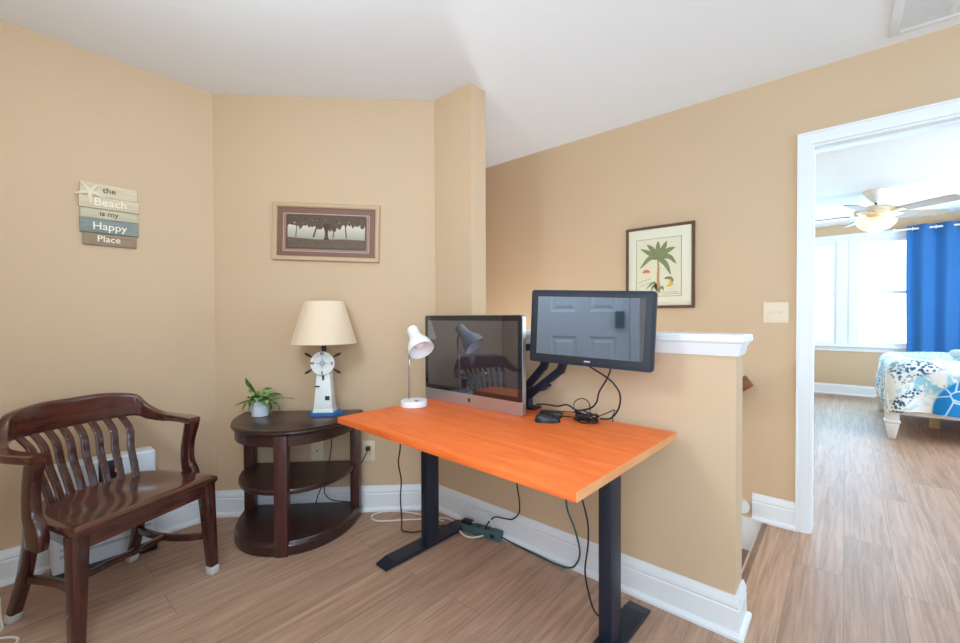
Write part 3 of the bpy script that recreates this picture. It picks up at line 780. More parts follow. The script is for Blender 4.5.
t = thing('palm_picture', 'upright framed palm tree print hanging on the wall over the stairs', 'picture', (-.910, YF, 1.467))
W_, H_ = .424, .530
mb = MB(); frame_rect(mb, W_, H_, .017, 0, -.024); mb.build('frame', M['walnut'], t, ang=20)
mb = MB(); plate(mb, -W_/2+.014, W_/2-.014, -H_/2+.014, H_/2-.014, -.010); mb.build('mat_board', M['matcream'], t, smooth=False)
mb = MB(); x0, x1, z0, z1 = -.142, .135, -.188, .182; e = .0022
mb.mi = 0; plate(mb, x0, x1, z0, z1, -.0108)
mb.mi = 1
mb.box(x0-e, x0, -.0125, -.0105, z0-e, z1+e); mb.box(x1, x1+e, -.0125, -.0105, z0-e, z1+e); mb.box(x0, x1, -.0125, -.0105, z0-e, z0); mb.box(x0, x1, -.0125, -.0105, z1, z1+e)
def stroke(mb, pts, w, y0=-.0116, y1=-.0124):
    pts = catmull([(a, 0, b) for a, b in pts], 6); L_, R_ = [], []
    for i, p in enumerate(pts):
        tg = (pts[min(i+1, len(pts)-1)]-pts[max(i-1, 0)]).normalized(); nn = Vector((-tg.z, 0, tg.x)); s = i/(len(pts)-1)
        ww = w(s) if callable(w) else w
        L_.append(p+nn*ww); R_.append(p-nn*ww)
    for i in range(len(pts)-1):
        mb.rings([[Vector((q.x, y, q.z)) for q in (L_[i], L_[i+1], R_[i+1], R_[i])] for y in (y0, y1)])
mb.mi = 3; stroke(mb, [(.002, -.165), (-.004, -.07), (-.002, .0), (-.006, .052)], lambda s: .009-.004*s)
mb.mi = 2
fw_ = lambda s: .014*math.sin(PI*min(1, .15+.85*s))**.9+.001
top_ = (-.006, .055)
for ti, tip in enumerate((((-.055, .09), (-.115, .125)), ((-.04, .115), (-.075, .15)), ((-.005, .12), (-.004, .165)), ((.03, .12), (.05, .16)), ((.055, .10), (.1, .115)), ((.06, .062), (.108, .012)), ((.04, .02), (.075, -.055)), ((-.055, .06), (-.12, -.005)))):
    kk = -ti*.00022; stroke(mb, [top_]+list(tip), fw_, -.0118+kk, -.0128+kk)
for ti, tip in enumerate((((-.03, -.10), (-.08, -.14)), ((-.03, -.12), (-.05, -.16)), ((.02, -.13), (.03, -.155)), ((-.02, -.11), (-.012, -.15)))):
    kk = -ti*.00022; stroke(mb, [(-.01, -.155)]+list(tip), lambda s: .007*math.sin(PI*min(1, .15+.85*s))+.001, -.0118+kk, -.0128+kk)
mb.mi = 4; mb.prism([(-.078+.024*math.cos(PI*k/10), -.034+.02*math.sin(PI*k/10)) for k in range(11)], -.0116, -.0126, 'y')
mb.mi = 2; mb.prism([(.030, -.078), (.05, -.064), (.078, -.066), (.092, -.088), (.082, -.108), (.075, -.086)], -.0117, -.0129, 'y')
mb.mi = 5; mb.prism([(.066, -.088), (.082, -.092), (.090, -.115), (.074, -.13), (.04, -.13), (.062, -.116)], -.0117, -.0128, 'y')
mb.mi = 1
for (a, b) in (((-.13, -.10), (-.05, -.075)), ((-.12, -.122), (-.04, -.10)), ((.02, -.168), (.12, -.165)), ((.03, -.178), (.125, -.176))): stroke(mb, [a, ((a[0]+b[0])/2, (a[1]+b[1])/2+.004), b], .0009)
mb.build('print', [M['paper'], M['inkgreen'], M['frond'], M['trunk'], M['sun'], M['yellow']], t, smooth=False)

# switch and outlet plates
t = thing('light_switch', 'ivory double light switch plate beside the bedroom doorway', 'switch', (-.2905, YF, 1.169))
mb = MB(); mb.box(-.058, .058, -.006, 0, -.058, .058, bev=.003); mb.build('plate', M['ivory'], t)
for x in (-.023, .023):
    mb = MB(); mb.box(x-.005, x+.005, -.014, -.005, -.004, .012, bev=.0015); mb.build('toggle', M['ivory'], t)
for x in (-.023, .023):
    for z in (-.03, .03):
        mb = MB(); mb.cyl((x, -.0055, z), (x, -.0068, z), .0028, n=10); mb.build('screw', M['ivory'], t)
def wallpt(s, z, off=0):          # point on the angled wall, s metres along it from the left corner
    return (XL+S2*s+S2*off, CY+S2*s-S2*off, z)
t = thing('cable_plate', 'ivory blank wall plate with a single small jack behind the half round table', 'outlet', wallpt(.573, .364), R(45))
mb = MB(); mb.box(-.036, .036, -.006, 0, -.06, .06, bev=.003); mb.build('plate', M['ivory'], t)
mb = MB(); mb.cyl((0, -.005, 0), (0, -.010, 0), .0045, n=12); mb.build('jack', M['ivorydark'], t)
t = thing('power_outlet', 'ivory double power outlet with a black plug right of the half round table', 'outlet', wallpt(.872, .356), R(45))
mb = MB(); mb.box(-.036, .036, -.006, 0, -.06, .06, bev=.003); mb.build('plate', M['ivory'], t)
for z in (-.02, .02):
    mb = MB(); mb.lathe([(.001, .0), (.0165, 0), (.016, .002), (.001, .002)], 20, Matrix.Translation((0, -.0055, z)) @ ry); mb.build('socket', M['ivory'], t)
    mb = MB()
    for x in (-.006, .006): mb.box(x-.001, x+.001, -.0082, -.007, z-.004, z+.004)
    mb.build('slots', M['ivorydark'], t)
t = thing('black_plug', 'black plug with its lead in the top of the power outlet', 'plug', wallpt(.872, .376, .008), R(45))
mb = MB(); mb.box(-.013, .013, -.03, 0, -.011, .011, bev=.004); mb.build('plug_body', M['blackplastic'], t)
mb = MB(); mb.tube([(0, -.028, -.004), (-.006, -.04, -.02), (-.022, -.042, -.055), (-.045, -.03, -.10), (-.06, -.02, -.20), (-.05, -.025, -.30)], .003); mb.build('lead', M['blackplastic'], t)

# handrail
t = thing('handrail', 'dark wooden stair handrail on the far wall seen past the half wall', 'handrail', (-.405, YF, .79))
mb = MB(); sl = Vector((-1, 0, -.74)).normalized(); up = Vector((-.74, 0, 1)).normalized(); sd = Vector((0, 1, 0))
up = Vector((sl.z, 0, -sl.x)).normalized()*1
mb.sweep([(Vector((0, -.065, 0))+sl*q, sd, up, .024, .034) for q in (0, .4, 1.2, 2.4)])
mb.build('rail', M['railwood'], t, ang=40)
for q in (.25, 1.6):
    mb = MB(); p = sl*q; mb.tube([(p.x, 0, p.z-.07), (p.x, -.04, p.z-.075), (p.x, -.065, p.z-.03)], .008); mb.build('bracket', M['chrome'], t)

# ------------------------------------------------------------------ desk
DZT = .72
t = thing('standing_desk', 'standing desk with orange cherry wood top and black steel legs', 'desk', (-1.071, 1.318, 0), R(-1.8))
mb = MB(); mb.box(-.583, .583, -.365, .365, DZT-.026, DZT, bev=.0015); mb.build('desk_top', M['cherry'], t)
mb = MB(); mb.box(.5825, .5845, -.364, .364, DZT-.0255, DZT-.0006); mb.build('lit_edge_band', M['litedgeband'], t, smooth=False)['label'] = 'edge band at the right end with hall light painted in as paler wood'  # paler colour paints the hall light onto this edge
for x, fx in ((-.500, -.525), (.455, .455)):
    mb = MB(); mb.box(x-.024, x+.024, .048, .124, .018, DZT-.03, bev=.003); mb.build('leg', M['blackmetal'], t)
    mb = MB()
    mb.prism([(-.19, .006), (-.183, .010), (-.132, .024), (.30, .024), (.345, .018), (.352, .006)], fx-.041, fx+.041, 'x')
    mb.build('foot', M['blackmetal'], t, smooth=False)
    mb = MB(); mb.box(x-.04, x+.04, -.26, .33, DZT-.045, DZT-.026, bev=.002); mb.build('bracket', M['blackmetal'], t)
    for y in (-.14, .32):
        mb = MB(); mb.cyl((fx, y, 0), (fx, y, .008), .016); mb.build('glide', M['blackplastic'], t)
mb = MB(); mb.box(-.49, .46, .066, .106, DZT-.07, DZT-.028, bev=.002); mb.build('crossbeam', M['blackmetal'], t)
mb = MB(); mb.box(.40, .455, -.28, -.18, DZT-.05, DZT-.027, bev=.004); mb.build('control_box', M['blackplastic'], t)

# all in one computer
cA, cB = Vector((-1.688, 1.501)), Vector((-1.048, 1.488)); cd = cB-cA
t = thing('desktop_computer', 'silver all-in-one computer with black glass screen on the left of the desk', 'computer', ((cA.x+cB.x)/2, (cA.y+cB.y)/2, DZT+.001), math.atan2(cd.y, cd.x))
w, h = cd.length, .441
def rrect(w, h, r, x=0, z=0, n=5):
    pts = []
    for cx, cz, a0 in ((w/2-r, h/2-r, 0), (-w/2+r, h/2-r, 90), (-w/2+r, -h/2+r, 180), (w/2-r, -h/2+r, 270)):
        for k in range(n+1): a = R(a0+90*k/n); pts.append((x+cx+r*math.cos(a), z+cz+r*math.sin(a)))
    return pts
mb = MB(); mb.prism(rrect(w, h, .012, 0, h/2), 0, .022, 'y')
mb.rings([[Vector((x*k, y, h/2+(z-h/2)*k)) for x, z in rrect(w, h, .012, 0, h/2)] for k, y in ((.96, .021), (.75, .036), (.4, .044))])
mb.build('body', M['alu'], t, ang=30)
chin = .060
mb = MB(); mb.prism(rrect(w-.006, h-chin-.003, .010, 0, chin+(h-chin-.003)/2), -.003, .001, 'y'); gl = mb.build('front_glass', M['glassblack'], t, ang=30)
mb = MB(); mb.box(-w/2+.026, w/2-.026, -.0036, -.003, chin+.022, h-.028); mb.build('screen', M['lcd2'], t, smooth=False)
# small dark fruit-shaped mark on the chin
mb = MB(); c0 = Vector((0, 0, chin*.5)); pts = []
for k in range(40):
    a = 2*PI*k/40; rad = .0095*(1-.10*math.cos(2*a)*.6-.16*max(0, math.sin(a))**14-.08*max(0, -math.sin(a))**14)
    x, z = rad*math.cos(a), rad*1.04*math.sin(a)
    if math.hypot(x-.0115, z-.0012) < .005:
        dx, dz = x-.0115, z-.0012; q = math.hypot(dx, dz) or 1; x, z = .0115+dx/q*.005, .0012+dz/q*.005
    pts.append((c0.x+x, c0.z+z))
mb.prism(pts, -.0006, .0002, 'y')
mb.prism([(c0.x+.0002, c0.z+.0105), (c0.x+.0012, c0.z+.0145), (c0.x+.0042, c0.z+.0165), (c0.x+.0034, c0.z+.0125)], -.0006, .0002, 'y')
mb.build('logo', M['darkprint'], t, smooth=False)

# second monitor
mA, mB_ = Vector((-1.010, 1.488)), Vector((-.536, 1.581)); md = mB_-mA
t = thing('monitor', 'black widescreen monitor on an arm at the right of the desk', 'monitor', ((mA.x+mB_.x)/2, (mA.y+mB_.y)/2, .9555), math.atan2(md.y, md.x))
t.rotation_euler = (0, R(2.5), math.atan2(md.y, md.x))
w, h = .490, .300
mb = MB(); mb.prism(rrect(w, h, .012, 0, h/2), 0, .026, 'y')
mb.rings([[Vector((x*k, y, h/2+(z-h/2)*k)) for x, z in rrect(w, h, .012, 0, h/2)] for k, y in ((.97, .025), (.86, .042), (.5, .05))])
mb.build('housing', M['bezel'], t, ang=30)
mb = MB(); mb.prism(rrect(w-.026, h-.026, .004, 0, h/2), -.0012, .001, 'y'); mb.build('bezel', M['blackplastic'], t, ang=30)
mb = MB(); mb.box(-w/2+.030, w/2-.036, -.0022, -.001, .036, h-.027); mb.build('screen', M['lcd'], t, smooth=False)
mb = MB(); mb.box(-.012, .012, -.0022, -.001, .0155, .0215); mb.build('badge', M['alu'], t, smooth=False)

# arm with two branches
t = thing('dual_monitor_mount', 'black double monitor arm clamped to the back edge of the desk', 'monitor arm', (-1.13, 1.655, DZT))
def bar(mb, a, b, w, hgt):
    a, b = Vector(a), Vector(b); d = (b-a).normalized(); s = d.cross(Vector((0, 0, 1)))
    if s.length < .05: s = d.cross(Vector((0, 1, 0)))
    s.normalize(); u = s.cross(d).normalized()
    mb.sweep([(a, s, u, w, hgt), (b, s, u, w, hgt)])
mb = MB(); mb.box(-.05, .05, -.035, .03, .0005, .012, bev=.003); mb.cyl((0, 0, .01), (0, 0, .125), .0165); mb.build('clamp_base', M['blackmetal'], t)
mb = MB()
bar(mb, (0, -.006, .06), (.185, -.03, .195), .013, .016); bar(mb, (.185, -.03, .19), (.205, -.036, .235), .013, .016); bar(mb, (.205, -.036, .22), (.205, -.04, .37), .013, .015)
bar(mb, (.205, -.04, .36), (.345, -.055, .375), .012, .015)
mb.box(.085, .125, -.045, -.005, .105, .125, mtx=Matrix.Translation((.105, -.02, .115)) @ Matrix.Rotation(R(-36), 4, 'Y') @ Matrix.Translation((-.105, .02, -.115)))
mb.build('right_arm', M['blackmetal'], t, ang=40)
mb = MB()
bar(mb, (-.012, .0, .10), (.085, -.012, .20), .013, .016); bar(mb, (.085, -.012, .195), (.102, -.016, .235), .013, .016); bar(mb, (.102, -.016, .22), (.102, -.02, .30), .013, .015)
bar(mb, (.102, -.02, .292), (-.06, -.08, .292), .012, .016)
bar(mb, (-.06, -.08, .292), (-.20, -.122, .27), .012, .016)
mb.build('left_arm', M['blackmetal'], t, ang=40)
mb = MB()
mm = Matrix.Translation((.362, -.060, .375)) @ Matrix.Rotation(math.atan2(md.y, md.x), 4, 'Z')
mb.box(-.05, .05, -.006, .004, -.05, .05, mtx=mm, bev=.002); mb.build('mounting_plate', M['blackmetal'], t)

# desk lamp
t = thing('desk_lamp', 'small white desk lamp with bell shade at the left of the computer', 'lamp', (-1.583, 1.332, DZT))
mb = MB(); mb.lathe([(.058, 0), (.0635, .002), (.0635, .026), (.061, .030), (.055, .031), (.001, .031)], 40); bs = mb.build('base', M['whiteplastic'], t)
q = Vector((.755, .655, 0)); tw_ = Vector((.655, -.755, 0))
c = q*.018+tw_*.035
mb = MB(); mb.box(c.x-.010, c.x+.010, c.y-.006, c.y+.006, .0305, .0335, bev=.001); mb.build('button', M['blackplastic'], bs)
n0 = q*-.025-tw_*.01
H0 = q*-.010-tw_*.012+Vector((0, 0, .378)); ax = (q*.42+tw_*.60-Vector((0, 0, .72))).normalized()
mb = MB(); mb.tube([n0+Vector((0, 0, .03)), n0+Vector((0, 0, .12)), n0+q*.001+Vector((0, 0, .20)), n0+q*-.002-tw_*.006+Vector((0, 0, .27)), n0*.8-tw_*.008+Vector((0, 0, .315)), H0+ax*.03-tw_*.01], .0048, 10); mb.build('gooseneck', M['chrome'], t)
hm = ax.to_track_quat('Z', 'Y').to_matrix().to_4x4(); hm.translation = H0
mb = MB(); mb.lathe([(.001, -.002), (.016, -.001), (.0225, .004), (.0245, .012), (.0255, .045), (.029, .062), (.042, .080), (.0505, .10), (.0545, .128), (.0535, .129), (.0515, .122), (.047, .10), (.038, .083), (.025, .068), (.001, .066)], 40, hm @ Matrix.Scale(1.12, 4), cap=False); mb.build('lamp_shade', M['whiteplastic'], t, ang=50)
mb = MB(); mb.lathe([(.011, .066), (.012, .08), (.02, .095), (.018, .108), (.002, .115)], 20, hm @ Matrix.Scale(1.12, 4)); mb.build('bulb', M['reveal'], t)

# mouse, box, cables on the desk
t = thing('computer_mouse', 'black computer mouse lying on the desk below the monitor', 'mouse', (-.925, 1.487, DZT), R(38))
mb = MB()
def mouse(u, v):
    a = 2*PI*u; r = math.sin(PI/2*v)
    x = .053*math.cos(a)*r; y = .031*math.sin(a)*r*(1+.08*math.cos(2*a)); z = .034*math.cos(PI/2*v)**.75*(1-.18*x/.049)
    return Vector((x, y, z*1.05+.001))
mb.grid(mouse, 32, 10); bmesh.ops.remove_doubles(mb.bm, verts=mb.bm.verts[:], dist=.0004)
bd = mb.build('shell', M['blackplastic'], t, ang=70)
mb = MB(); mb.lathe([(.007, -.004), (.008, 0), (.007, .004)], 16, Matrix.Translation((.024, 0, .0255)) @ ry); mb.build('scroll_wheel', M['bezel'], t)
mb = MB(); mb.box(-.05, .045, -.03, .03, 0, .022, bev=.005)
tag(mb.build('adapter_box', M['blackplastic'], loc=(-.960, 1.578, DZT), rot=(0, 0, R(25))), 'flat black box lying on the desk just behind the mouse', 'box')

def cord(name, runs, r, m, label, cat='cord', group=None, n=8):
    mb = MB()
    for p in runs: mb.tube(p, r, n)
    return tag(mb.build(name, M[m]), label, cat, group)
zt = DZT+.004
cord('monitor_cable', [[(-.695, 1.585, .97), (-.702, 1.59, .935), (-.723, 1.60, .897), (-.762, 1.62, .842), (-.775, 1.625, .799), (-.807, 1.63, .768), (-.867, 1.63, .752), (-.92, 1.64, .766), (-.971, 1.645, .752), (-1.039, 1.66, .748), (-1.09, 1.66, .742)]], .0035, 'blackplastic', 'dark cable curving from the monitor bottom leftwards to the arm')
cord('monitor_cable', [[(-.80, 1.565, .965), (-.761, 1.58, .938), (-.723, 1.59, .915), (-.694, 1.605, .887), (-.674, 1.62, .844), (-.682, 1.63, .789), (-.717, 1.635, .740), (-.765, 1.635, .730)]], .0035, 'blackplastic', 'dark cable bowing to the right from the monitor down to the cable tangle')
rr = random.Random(11); runs = []
for k in range(10):
    ph, a, b = rr.uniform(0, 6), rr.uniform(.034, .054), rr.uniform(.018, .034)
    z0 = DZT+.006+.0034*k
    runs.append([(-.80+.01*rr.uniform(-1, 1)+a*math.cos(ph+2*PI*i/9), 1.585+b*math.sin(ph+2*PI*i/9), max(DZT+.003, z0+.006*math.sin(ph*2+i*1.9))) for i in range(10)])
runs.append([(-.965, 1.635, zt+.006), (-.90, 1.635, .738), (-.85, 1.63, .74), (-.81, 1.62, .732)])
runs.append([(-.83, 1.625, .735), (-.876, 1.63, .751), (-.878, 1.63, .785), (-.843, 1.63, .805), (-.811, 1.63, .79), (-.806, 1.63, .745)])
runs.append([(-.78, 1.62, .735), (-.736, 1.625, .757), (-.700, 1.63, .776), (-.708, 1.63, .752), (-.705, 1.625, .728)])
runs.append([(-.95, 1.57, zt), (-.91, 1.60, zt), (-.86, 1.60, zt+.003), (-.80, 1.62, zt)])
cord('cable_tangle', runs, .0022, 'blackplastic', 'tangle of thin black cables lying on the desk under the monitor', 'cable', n=6)

# cables and power strip under the desk
t = thing('power_strip', 'grey green power strip lying on the floor against the half wall', 'power strip', (-1.445, 1.676, 0), R(12))
mb = MB(); mb.box(-.115, .115, -.026, .026, 0, .042, bev=.006); mb.build('strip_body', M['stripgreen'], t)
for x in (-.07, -.02, .03):
    mb = MB(); mb.box(x-.014, x+.014, -.014, .014, .0415, .043); mb.build('socket', M['blackplastic'], t)
mb = MB(); mb.box(.06, .085, -.0275, -.025, .012, .03, bev=.001); mb.build('switch', M['blackplastic'], t)
mb = MB(); mb.box(-.12, -.06, -.02, .022, .042, .058, bev=.005)
mb.tube([(-.118, 0, .05), (-.15, -.01, .045), (-.20, -.03, .02), (-.235, -.07, .006), (-.27, -.14, .004)], .003)
tag(mb.build('black_adapter', M['blackplastic'], loc=(-1.445, 1.676, 0), rot=(0, 0, R(12))), 'black adapter plugged into the left end of the power strip', 'adapter')
cord('green_cord', [[(-1.352, 1.698, .02), (-1.30, 1.706, .008), (-1.24, 1.704, .006), (-1.165, 1.70, .006), (-1.09, 1.695, .006), (-1.02, 1.69, .006), (-.955, 1.69, .012), (-.895, 1.66, .055), (-.869, 1.66, .122), (-.893, 1.66, .215), (-.927, 1.66, .284), (-.937, 1.66, .335), (-.94, 1.64, .45), (-.945, 1.62, .67)]], .0042, 'cordgreen', 'green cord looping along the baseboard from the power strip to the desk')
cord('power_cable', [[(-1.42, 1.668, .045), (-1.405, 1.69, .08), (-1.36, 1.685, .118), (-1.30, 1.685, .128), (-1.25, 1.685, .142), (-1.212, 1.685, .187), (-1.214, 1.69, .245), (-1.226, 1.69, .307), (-1.23, 1.67, .45), (-1.22, 1.62, .67)]], .0035, 'blackplastic', 'black cord rising in an S from the power strip to the desk centre')
cord('power_cable', [[(-1.590, 1.255, .69), (-1.612, 1.27, .533), (-1.640, 1.28, .442), (-1.657, 1.31, .346), (-1.715, 1.35, .226), (-1.778, 1.408, .071), (-1.80, 1.425, .008), (-1.77, 1.43, .005), (-1.72, 1.47, .005), (-1.67, 1.60, .005), (-1.60, 1.65, .008)]], .0035, 'blackplastic', 'black cord hanging straight down left of the desk leg to the floor')
cord('power_cable', [[(-.745, 1.44, .68), (-.748, 1.45, .56), (-.75, 1.45, .47), (-.738, 1.45, .424), (-.726, 1.45, .371), (-.726, 1.45, .295), (-.738, 1.45, .196), (-.726, 1.45, .125), (-.698, 1.45, .054), (-.66, 1.46, .042)]], .0035, 'blackplastic', 'black cord dangling beside the right desk leg')
cord('white_cord', [[(-1.70, 1.64, .005), (-1.80, 1.61, .005), (-1.88, 1.60, .005), (-1.977, 1.555, .005), (-2.05, 1.49, .005), (-2.063, 1.425, .005), (-2.027, 1.393, .005), (-1.968, 1.412, .005), (-1.896, 1.489, .005), (-1.828, 1.56, .005), (-1.737, 1.655, .006), (-1.673, 1.668, .012), (-1.60, 1.629, .02), (-1.515, 1.604, .006), (-1.46, 1.612, .006), (-1.41, 1.645, .02)]], .0042, 'cordwhite', 'white cord in a long loop on the floor left of the power strip')
cord('white_cord', [[(-1.50, 1.668, .05), (-1.585, 1.672, .045), (-1.60, 1.678, .075), (-1.53, 1.682, .118), (-1.44, 1.684, .122), (-1.40, 1.685, .095), (-1.385, 1.693, .05)]], .0035, 'cordwhite', 'short white cord arching over the power strip')
cord('white_cord', [[(-2.62, .0, .004), (-2.50, .0, .004), (-2.446, .002, .004), (-2.392, .004, .004), (-2.353, .003, .004), (-2.335, -.02, .004), (-2.36, -.08, .004)], [(-2.32, -.08, .004), (-2.30, -.02, .004), (-2.28, .013, .004), (-2.256, .034, .004), (-2.23, .041, .004), (-2.19, .02, .004), (-2.17, -.04, .004)]], .0042, 'cordwhite', 'white cord coiled on the floor at bottom left by the chair leg')

# ------------------------------------------------------------------ bedroom things
t = thing('ceiling_fan', 'cream ceiling fan with light bowl hanging in the bedroom', 'fan', (.229, 6.033, ZC))
mb = MB(); mb.lathe([(.105, 0), (.104, -.012), (.075, -.06), (.03, -.115), (.018, -.125)], 32); mb.build('canopy', M['whiteplastic'], t)
mb = MB(); mb.cyl((0, 0, -.12), (0, 0, -.175), .012); mb.build('downrod', M['blackplastic'], t)
mb = MB(); mb.lathe([(.05, -.155), (.10, -.160), (.165, -.18), (.178, -.20), (.175, -.225), (.13, -.245), (.075, -.25), (.07, -.275)], 40); mb.build('motor', M['fanmetal'], t)
for k in range(5):
    a = R(-5-72*k+40.95)
    rm = Matrix.Rotation(a, 4, 'Z') @ Matrix.Translation((0, 0, -.235)) @ Matrix.Rotation(R(-13), 4, 'X')
    out = [(.20, -.052), (.22, -.06), (.45, -.068), (.62, -.07), (.655, -.055), (.67, -.02), (.67, .02), (.655, .055), (.62, .07), (.45, .068), (.22, .06), (.20, .052)]
    mb = MB(); mb.rings([[rm @ Vector((x, y, z)) for x, y in out] for z in (-.004, .004)]); bl = mb.build('blade', M['blade'], t, smooth=False)
    mb = MB(); mb.rings([[rm @ Vector((x, y, z)) for x, y in ((.12, -.012), (.2, -.03), (.25, -.03), (.25, .03), (.2, .03), (.12, .012))] for z in (-.010, -.003)]); mb.build('blade_iron', M['fanmetal'], bl, smooth=False)
mb = MB()
for k in range(4):
    a = k*PI/2+.6; d = Vector((math.cos(a), math.sin(a), 0))
    p0 = d*.06+Vector((0, 0, -.285)); dm = (d*.8-Vector((0, 0, .6))).normalized().to_track_quat('Z', 'Y').to_matrix().to_4x4(); dm.translation = p0
    mb.lathe([(.025, 0), (.035, .02), (.05, .06), (.068, .10), (.065, .10), (.045, .06), (.02, .01)], 20, dm)
mb.lathe([(.05, -.27), (.12, -.30), (.13, -.33), (.10, -.38), (.05, -.42), (.012, -.44)], 32)
mb.build('light_bowl', M['fanlight'], t)

t = thing('bed', 'white bed frame with tapered legs in the bedroom', 'bed', (.33, 5.48, 0))
mb = MB(); mb.box(-.03, 2.1, -.03, .0, .235, .30, bev=.004); mb.box(-.03, 0, -.03, 1.55, .235, .34, bev=.004); mb.box(-.03, 2.1, 1.52, 1.55, .235, .30); mb.box(0, 2.1, 0, 1.52, .25, .29)
mb.build('bed_frame', M['trim'], t)
for x, y in ((0, 0), (0, 1.5), (2.05, 0), (2.05, 1.5)):
    mb = MB(); mb.taper((x, y, 0), (x, y, .15), .025, .025, .05, .05, bev=.006); mb.taper((x, y, .15), (x, y, .18), .056, .056, .056, .056, bev=.01); mb.taper((x, y, .18), (x, y, .35), .048, .048, .048, .048, bev=.006)
    mb.build('leg', M['trim'], t)
for x, y in ((.36, .78), (1.1, .78)):
    mb = MB(); mb.box(x-.035, x+.035, y-.035, y+.035, 0, .25, bev=.003); mb.build('support_block', M['woodblock'], t)
mb = MB(); mb.box(.03, 2.08,   .02, 1.52, .29, .63, bev=.06, seg=4); mb.build('mattress', M['whitepaint'], t)
# comforter draped over the mattress
mb = MB()
def dropf(s, r=.09):
    """arc length s past the edge (negative = on top) -> (outward, down)"""
    if s < -r: return s, 0
    L_ = r*PI/2+0
    u = (s+r)
    if u < L_: a = u/r; return -r+r*math.sin(a), -(r-r*math.cos(a))
    return 0, -(r)-(u-L_)
def comf(u, v):
    sx = -.42+u*2.5; sy = -.44+v*2.40
    ox, dz1 = dropf(-sx+.0)
    ox = -ox
    oy, dz2 = dropf(-sy); oy = -oy
    if sy > 1.0:
        oy2, dz2 = dropf(sy-1.53); oy = 1.53+oy2
    dz = dz1+dz2
    z = .715+dz
    if dz < -.09:
        k = min(1, (-dz-.09)/.2)
        if dz2 < -.05: oy -= (.016*math.sin(sx*21)+.010*math.sin(sx*9+1)+.014)*k*(1 if sy < 1 else -1)
        if dz1 < -.05: ox -= (.012*math.sin(sy*15+.5)+.012)*k
    z += .008*math.sin(sx*7+sy*3)+.006*math.sin(sy*11-sx*4)
    return Vector((ox, oy, max(z, .262+.03*(u > .1)*0+.012*math.sin(sx*6))))
mb.grid(comf, 90, 84)
tag(mb.build('comforter', M['quilt'], loc=(.305, 5.43, 0), solid=.012), 'white comforter with blue coral print spread over the bed', 'bedding')
mb = MB(); mb.box(-.22, .22, -.16, .16, -.04, .04, bev=.038, seg=5)
tag(mb.build('cushion', M['cushion'], loc=(1.02, 6.1, .77), rot=(0, R(0), R(20))), 'pale grey cushion lying on the blue print comforter', 'cushion')

t = thing('curtain', 'blue grommet curtain hanging beside the bedroom window', 'curtain', (.60, YB-.13, 0))
mb = MB()
def cur(u, v):
    x = u*1.25; z = .03+v*2.29
    k = 1-.15*math.sin(v*PI)
    return Vector((x+.012*math.sin(v*5+u*9)*(1-v), .045*k*math.sin(2*PI*x/.21), z))
mb.grid(cur, 130, 12); mb.build('cloth', M['curtain'], t, ang=80, solid=.004)
for k in range(12):
    x = .0525+.105*k
    mb = MB(); mb.tube([(x, .022*math.cos(a*PI/6)*(1 if k % 2 == 0 else -1), 2.272+.022*math.sin(a*PI/6)) for a in range(12)], .005, 6, 1, closed=True)
    mb.build('grommet', M['whiteplastic'], t)
mb = MB(); mb.tube([(.50, YB-.13, 2.272), (2.0, YB-.13, 2.272)], .013, 12, 0); mb.lathe([(.002, 0), (.024, .012), (.024, .03), (.012, .045)], 16, Matrix.Translation((.46, YB-.13, 2.272)) @ Matrix.Rotation(R(90), 4, 'Y'))
mb.tube([(.58, YB-.13, 2.272), (.58, YB, 2.272)], .008, 8, 0)
tag(mb.build('curtain_rod', M['whiteplastic']), 'white curtain rod above the bedroom window', 'curtain rod')

# ------------------------------------------------------------------ lights
def area(name, loc, rot, sx, sy, power, col=(1, 1, 1), spread=180):
    l = bpy.data.lights.new(name, 'AREA'); l.shape = 'RECTANGLE'; l.size = sx; l.size_y = sy; l.energy = power; l.color = col; l.spread = R(spread)
    o = bpy.data.objects.new(name, l); C.objects.link(o); o.location = loc; o.rotation_euler = rot
    return o
def point(name, loc, power, rad, col):
    l = bpy.data.lights.new(name, 'POINT'); l.energy = power; l.color = col; l.shadow_soft_size = rad
    o = bpy.data.objects.new(name, l); C.objects.link(o); o.location = loc
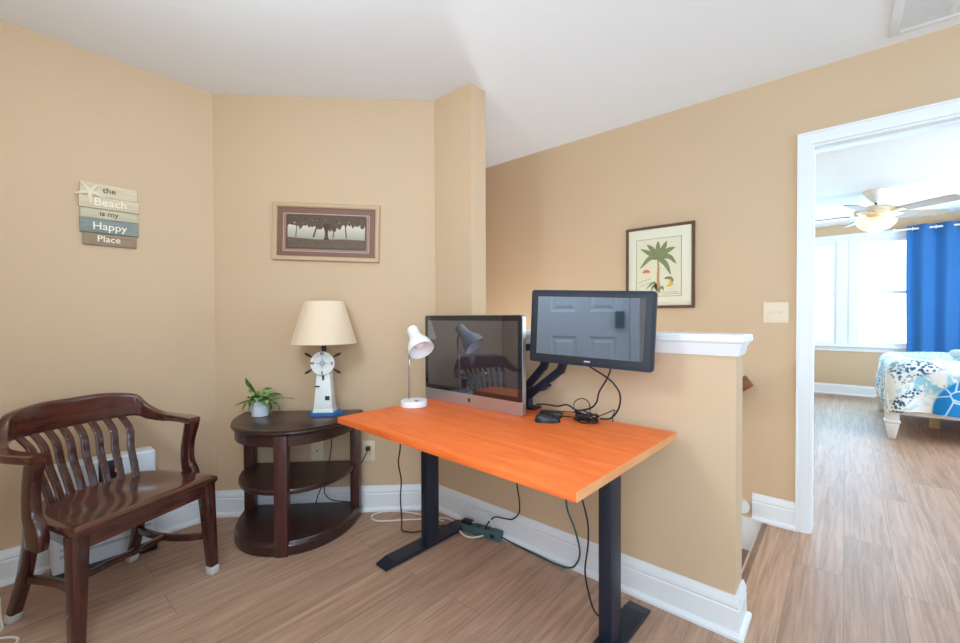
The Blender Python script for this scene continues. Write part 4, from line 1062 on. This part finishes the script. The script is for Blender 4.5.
# daylight through the hall window (faces -x) and the bedroom windows (face -y)
REAR_FILL = (.60, .82, 1)
LMP = (.67, .86, 1)
area('hall_window_daylight', (XR-.03, (WY0+WY1)/2, (WZ0+WZ1)/2), (0, R(90), 0), WZ1-WZ0, WY1-WY0, 24, (.22, .61, 1))
area('rear_fill_light', ((VX0+VX1)/2, YR+.03, (VZ0+VZ1)/2), (R(90), 0, 0), VX1-VX0, VZ1-VZ0, 26, REAR_FILL)  # fill from behind, placed at the added rear window
area('bedroom_window_daylight', (.1, YB-.35, 1.45), (R(-90), 0, 0), 1.5, 1.4, 70, (.27, .65, 1))
area('bedroom_side_fill', (2.96, 5.2, 1.45), (0, R(90), 0), 1.5, 2.4, 128, (.66, .84, 1))  # bedroom fill, placed at the added side window
# globe lamps: over the nook, an added fill in the hall, over the stairs and under the bedroom fan
point('nook_ceiling_lamp', (-1.15, .10, 1.85), 32, .14, (.69, .86, 1))
point('hall_fill_lamp', (1.0, 1.2, 2.05), 3.5, .12, (.55, .8, 1))  # unseen source added to brighten the hall
point('stair_lamp', (-1.86, 2.45, .35), 40, .08, (.74, .88, 1))
point('fan_lamp', (.229, 6.033, 1.85), 2, .1, LMP)
w = bpy.data.worlds.new('world'); bpy.context.scene.world = w; w.use_nodes = True
w.node_tree.nodes['Background'].inputs['Color'].default_value = (.85, .92, 1, 1); w.node_tree.nodes['Background'].inputs['Strength'].default_value = .4

# ------------------------------------------------------------------ camera
cam = bpy.data.cameras.new('camera'); co = bpy.data.objects.new('camera', cam); C.objects.link(co)
cam.sensor_fit = 'HORIZONTAL'; cam.sensor_width = 36; cam.lens = 421.6056/960*36; cam.clip_start = .02
yaw, pitch, roll = R(40.9528), R(-.774), R(-.2223)
f = Vector((-math.sin(yaw)*math.cos(pitch), math.cos(yaw)*math.cos(pitch), math.sin(pitch)))
r0 = Vector((math.cos(yaw), math.sin(yaw), 0)); u0 = r0.cross(f)
r_ = math.cos(roll)*r0+math.sin(roll)*u0; u_ = -math.sin(roll)*r0+math.cos(roll)*u0
mm = Matrix((r_, u_, -f)).transposed().to_4x4(); mm.translation = (0, 0, 1.1571)
co.matrix_world = mm
sc = bpy.context.scene; sc.camera = co
sc.view_settings.view_transform = 'Standard'; sc.view_settings.look = 'None'; sc.view_settings.gamma = 1; sc.view_settings.use_curve_mapping = False
sc.view_settings.exposure = 0
sc.cycles.use_denoising = True
sc.cycles.max_bounces = 10; sc.cycles.diffuse_bounces = 5
sc.cycles.sample_clamp_indirect = 6
